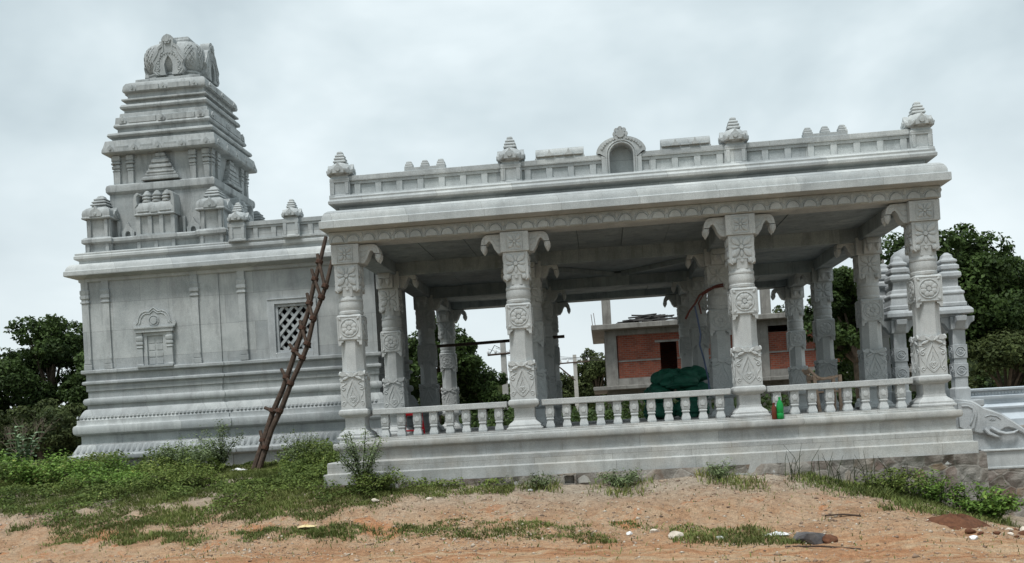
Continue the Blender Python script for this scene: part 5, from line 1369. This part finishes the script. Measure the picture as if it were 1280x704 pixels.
weed('weed_plant', 'yellow-flecked weed on the slope below the right end of the platform', 'weed', 9.15, -.95, .5, .55, 1500, .06, 216, 16, 'leaf_bright')
weed('weed_plant', 'bright green bush at the bottom of the rubble footing on the right', 'bush', 9.75, -1.35, .5, .5, 1700, .075, 217, 16, 'leaf_bright')
weed('weed_plant', 'dark leafy weed in the middle of the right slope', 'weed', 8.5, -1.1, .5, .42, 1500, .055, 218, 16, 'leaf_weed')
# milkweed with big pale leaves at the left edge
mk = thing('milkweed_plant', 'upright plant with large pale oval leaves at the left edge', 'plant', (-8.1, 3.0, float(gz(-8.1, 3.0))))
rr = np.random.default_rng(5); mb = MB(); V_, F_, T2 = [], [], []; nn = 0
zb = float(gz(-8.1, 3.0))
for s in range(5):
    a = rr.uniform(0, 6.28); tpx, tpy, tz = -8.1 + .35 * cos(a), 3.0 + .3 * sin(a), zb + rr.uniform(.7, 1.15)
    mb.tube([(-8.1, 3.0, zb - .05), ((-8.1 * .5 + tpx * .5), (3.0 + tpy) / 2, zb + (tz - zb) * .6), (tpx, tpy, tz)], [.02, .016, .01], 6)
    for k in range(11):
        t = .35 + .65 * k / 10; b = k * 2.0 + rr.uniform(-.3, .3)
        c = np.array([-8.1 + (tpx + 8.1) * t, 3.0 + (tpy - 3.0) * t, zb + (tz - zb) * t]); d = np.array([cos(b), sin(b), .35]); w_ = np.array([-sin(b), cos(b), 0]); L_ = rr.uniform(.18, .27)
        prof_ = [(0, .01), (.2, .055), (.45, .085), (.7, .075), (.9, .04), (1, .005)]
        for q_, hw in prof_:
            dr = d * q_ * L_ + np.array([0, 0, -.35 * L_ * q_ ** 2])
            V_ += [c + dr - w_ * hw + np.array([0, 0, .02]) * (hw > .02), c + dr, c + dr + w_ * hw + np.array([0, 0, .02]) * (hw > .02)]
        for j in range(5):
            for m_ in (0, 1): F_.append([nn + j * 3 + m_, nn + j * 3 + m_ + 1, nn + (j + 1) * 3 + m_ + 1, nn + (j + 1) * 3 + m_]); T2.append(rr.uniform(.2, .8))
        nn += 18
link('foliage', np_mesh('foliage', np.array(V_), np.array(F_), M['leaf_big'], np.array(T2)), mk, smooth=60); mb.build('stems', M['leaf_big'], mk)
# yellow flower heads on the slope weed
mb = MB()
# low ground cover of broad little leaves knitting the weeds together on the left
rr = np.random.default_rng(91); n = 190000
x = rr.uniform(-13, 2.7, n); y = rr.uniform(-2.2, 7, n)
dens_ = vnoise(x, y, 1.1, 21) * .6 + vnoise(x, y, 3.2, 22) * .4
lim = np.interp(x, [-15, -7, -4, -1, .5, 2.7], [4.5, 3.0, 3.0, 3.0, -.6, -.62])
near = np.interp(x, [-15, -9, -6, -4.5, -3.5, -2.2, -1, .3, 1.2, 2.7], [2, -.1, -1.2, -2.2, -2.4, -2.2, -1.6, -1.7, -1.05, -1.0])
k = (y < lim) & (y > near + (dens_ - .5) * 1.4) & (dens_ > np.interp(y, [-2.2, -.8, .8], [.52, .46, .38])) & (np.hypot(x + 2.6, (y - 1.9) * .6) > .55) & ~((x > -.6) & (y > -.6)) & ~((x > -7.3) & (y > 3.1))
x, y, dens_ = x[k], y[k], dens_[k]; n = len(x)
hh = (dens_ - .30) * 1.3 * np.where((abs(x + 2.7 - (2.2 - y) * .375) < .5) & (y > -.8), .25, 1) * np.interp(y, [-2.2, -.9, .5, 2.5], [.14, .35, .85, 1.3]); hh = np.minimum(hh * .85, .48)
Pq = np.stack([x, y, gz(x, y) + hh * rr.uniform(.1, 1, n) ** .5 + .01], 1)
V, F = leaf_quads(Pq, rr.normal(size=(n, 3)) * .4 + np.array([0, -.15, .9]), rr.uniform(.03, .065, n) * np.interp(y, [-2, 1], [.75, 1.15]), rr, 1.5)
o = link('ground_cover', np_mesh('ground_cover', V, F, M['leaf_weed'], np.repeat(np.clip(rr.normal(.38, .2, n) + .6 * (vnoise(x, y, .8, 23) - .5), 0, 1), 2)), smooth=0)
tag(o, 'low leafy weeds covering the ground left of the hall', 'ground cover', kind='stuff')
# dry stalks and long grass below the right end of the platform
rr = np.random.default_rng(17); mb = MB()
for k in range(75):
    x = rr.uniform(7.0, 9.9); y = rr.uniform(-1.25, -.68); z = float(gz(x, y)); h = rr.uniform(.2, .6); a = rr.uniform(-.5, .5)
    mb.tube([(x, y, z - .02), (x + a * h * .3, y, z + h * .6), (x + a * h, y - .05, z + h)], [.006, .005, .002], 3)
tag(mb.build('long_grass', M['leaf_olive'], smooth=0), 'long dry grass stalks under the right end of the platform', 'grass', kind='stuff')

# --- stones, clods and litter
def rock_mesh(mb, c, r, seed, flat=.7, sharp=0):
    bm = bmesh.new(); bmesh.ops.create_icosphere(bm, subdivisions=2, radius=1)
    rr_ = np.random.default_rng(seed); ax = [Vector(v) for v in unit(rr_, 7)]; cut = rr_.uniform(.55 - sharp, .85 - sharp, 7)
    for v in bm.verts:
        for a, c_ in zip(ax, cut):
            d = v.co.dot(a)
            if d > c_: v.co -= a * (d - c_)
    vs = [(c[0] + v.co.x * r[0], c[1] + v.co.y * r[1], c[2] + v.co.z * r[2] * flat) for v in bm.verts]; fs = [[v.index for v in f.verts] for f in bm.faces]
    mb.add(vs, fs); bm.free()
mb = MB(); rock_mesh(mb, (6.72, -3.85, float(gz(6.72, -3.85)) + .05), (.24, .18, .20), 4, .9, .25); tag(mb.build('rock', M['rock'], smooth=0), 'big dark grey angular rock lying on the dirt at the right', 'rock')
mb = MB(); rock_mesh(mb, (6.93, -3.9, float(gz(6.93, -3.9)) + .02), (.10, .09, .10), 9, .8, .2); tag(mb.build('rock', M['red_soil'], smooth=0), 'brown clod leaning on the right side of the dark rock', 'rock')
for k, (x, y, s, mt, lb) in enumerate(((5.06, -3.5, .085, 'pale_rock', 'cream coloured lump of stone in the grass, largest pale stone in the middle'), (4.47, -3.15, .042, 'white_litter', 'small whitish stone left of the cream lump'), (4.80, -3.12, .05, 'pale_rock', 'small pinkish stone between two grass tufts'),
        (5.62, -3.6, .05, 'white_litter', 'small pale block in the right grass patch'), (.62, -1.62, .06, 'pale_rock', 'pale stone below the platform corner weeds'), (1.45, -1.5, .05, 'pale_rock', 'flat pale stone on the bank right of the corner weeds'), (3.0, -1.05, .035, 'white_litter', 'white chip against the foot of the platform beside the thistle'), (8.62, -3.97, .055, 'white_litter', 'white plastic lump in front of the red soil heap'), (9.9, -3.0, .13, 'pale_rock', 'brown-grey boulder at the right edge of the photo'))):
    mb = MB(); z = float(gz(x, y)); rock_mesh(mb, (x, y, z + s * .3), (s * 1.25, s, s), 60 + k, .75); tag(mb.build('stone', M[mt], smooth=0), lb, 'stone')
def sheet(name, x, y, s, mat, seed, label, cat):
    rr = np.random.default_rng(seed); z = float(gz(x, y)); n = 9; V = []; F = []
    for j in range(n):
        for i in range(n):
            u, v = i / (n - 1) - .5, j / (n - 1) - .5
            V.append((x + u * s * 1.6 + rr.uniform(-.02, .02), y + v * s + rr.uniform(-.02, .02), z + .02 + s * .28 * rr.uniform(0, 1) * (1 - 2 * max(abs(u), abs(v))) + .01))
    for j in range(n - 1):
        for i in range(n - 1): F.append((j * n + i, j * n + i + 1, (j + 1) * n + i + 1, (j + 1) * n + i))
    mb = MB(); mb.add(V, F); o = mb.build(name, mat, smooth=0); so_ = o.modifiers.new('thick', 'SOLIDIFY'); so_.thickness = .004
    return tag(o, label, cat)
sheet('plastic_sheet', 6.34, -3.5, .19, M['white_litter'], 3, 'crumpled white plastic sheet left of the dark rock', 'litter')
sheet('plastic_bag', -2.95, 2.0, .2, M['white_litter'], 4, 'white plastic bag caught at the foot of the ladder', 'litter')
sheet('husk_heap', -.21, -2.5, .16, M['yellow_litter'], 5, 'small pale yellow heap of husks at the edge of the grass strip', 'litter')
mb = MB(); n_ = 18; rr = np.random.default_rng(12); rings = []
for j in range(7):
    t = j / 6; rings.append([(8.75 + (.44 * (1 - t) + .02) * cos(2 * pi * i / n_) * (1 + .12 * sin(3 * i)) , -3.1 + (.34 * (1 - t) + .02) * sin(2 * pi * i / n_), float(gz(8.75 + .44 * (1 - t) * cos(2 * pi * i / n_), -3.1 + .34 * (1 - t) * sin(2 * pi * i / n_), False)) - .03 + .17 * sin(t * pi / 2) + rr.uniform(-.03, .03)) for i in range(n_)])
mb.loft(rings); tag(mb.build('soil_heap', M['red_soil'], smooth=60), 'low heap of red-brown soil at the right end of the dirt bank', 'soil heap')
mb = MB(); z = float(gz(3.6, -.72))
mb.box(3.5, 3.72, -.72, -.60, z, z + .02); mb.box(3.5, 3.53, -.72, -.60, z + .02, z + .15); mb.box(3.69, 3.72, -.72, -.60, z + .02, z + .15); mb.box(3.5, 3.72, -.72, -.60, z + .15, z + .18)
tag(mb.build('drain_outlet', M['rubble'], smooth=0), 'small square drain outlet at the foot of the platform', 'drain')
for k, (a, b, lb) in enumerate((((6.3, -4.35), (7.15, -4.5), 'thin dark stick lying on the road in front of the dark rock'), ((7.1, -2.9), (7.55, -3.0), 'short dark stick on the bank right of the rock'))):
    mb = MB(); za, zb_ = float(gz(*a)), float(gz(*b)); mb.tube([(a[0], a[1], za + .015), ((a[0] + b[0]) / 2, (a[1] + b[1]) / 2 + .03, (za + zb_) / 2 + .03), (b[0], b[1], zb_ + .015)], .012, 5); tag(mb.build('stick', M['bamboo']), lb, 'stick')
rr = np.random.default_rng(66)
for k in range(22):
    x, y = 8.5 + rr.uniform(0, 1.6), -3.75 + rr.uniform(0, 1.0); s = rr.uniform(.03, .085)
    if abs(x - 8.75) < .45 and abs(y + 3.1) < .36: continue
    mb = MB(); rock_mesh(mb, (x, y, float(gz(x, y)) + s * .25), (s * 1.2, s, s), 100 + k, .75)
    tag(mb.build('clod', M['red_soil'] if k % 3 else M['pale_rock'], smooth=0), 'small earth clod in the rubble round the red-brown soil heap', 'clod', 'clods round the soil heap')
# gravel: thousands of pebbles, thicker near the platform and along the road edge
rr = np.random.default_rng(44); n = 30000
x = rr.uniform(-8, 12.5, n); y = np.where(rr.uniform(0, 1, n) < .6, rr.uniform(-4, -.65, n), rr.uniform(-7.2, -3, n))
k = ~inside(x, y, LAWN) & ~((x > 10) & (y > .1)) & (vnoise(x, y, .9, 31) > rr.uniform(.1, .75, n)); x, y = x[k], y[k]; n = len(x)
s = .005 + .022 * rr.uniform(0, 1, n) ** 4 + .025 * (rr.uniform(0, 1, n) > .996)
oc = np.array([[1, 0, 0], [0, 1, 0], [-1, 0, 0], [0, -1, 0], [0, 0, 1], [0, 0, -1]], float)
of = np.array([[0, 1, 4], [1, 2, 4], [2, 3, 4], [3, 0, 4], [1, 0, 5], [2, 1, 5], [3, 2, 5], [0, 3, 5]])
sc = s[:, None] * rr.uniform(.6, 1.4, (n, 3)) * np.array([1, 1, .7]); V = np.stack([x, y, gz(x, y) + s * .15], 1)[:, None, :] + (oc[None] + rr.normal(0, .22, (n, 6, 3))) * sc[:, None, :]
F = (np.arange(n)[:, None, None] * 6 + of[None]).reshape(-1, 3)
pm, t, b = new_mat('gravel'); at = node(t, 'ShaderNodeAttribute'); at.attribute_name = 'tint'
t.links.new(ramp(t, at.outputs['Fac'], [(0, (.13, .09, .065)), (.4, (.33, .23, .16)), (.75, (.38, .31, .24)), (1, (.46, .41, .34))]), b.inputs['Base Color']); b.inputs['Roughness'].default_value = .95
o = link('gravel', np_mesh('gravel', V.reshape(-1, 3), F, pm, np.repeat(rr.uniform(0, 1, n) ** 1.2, 8)), smooth=0)
tag(o, 'loose pebbles and small rubble scattered over the bank and road', 'gravel', kind='stuff')
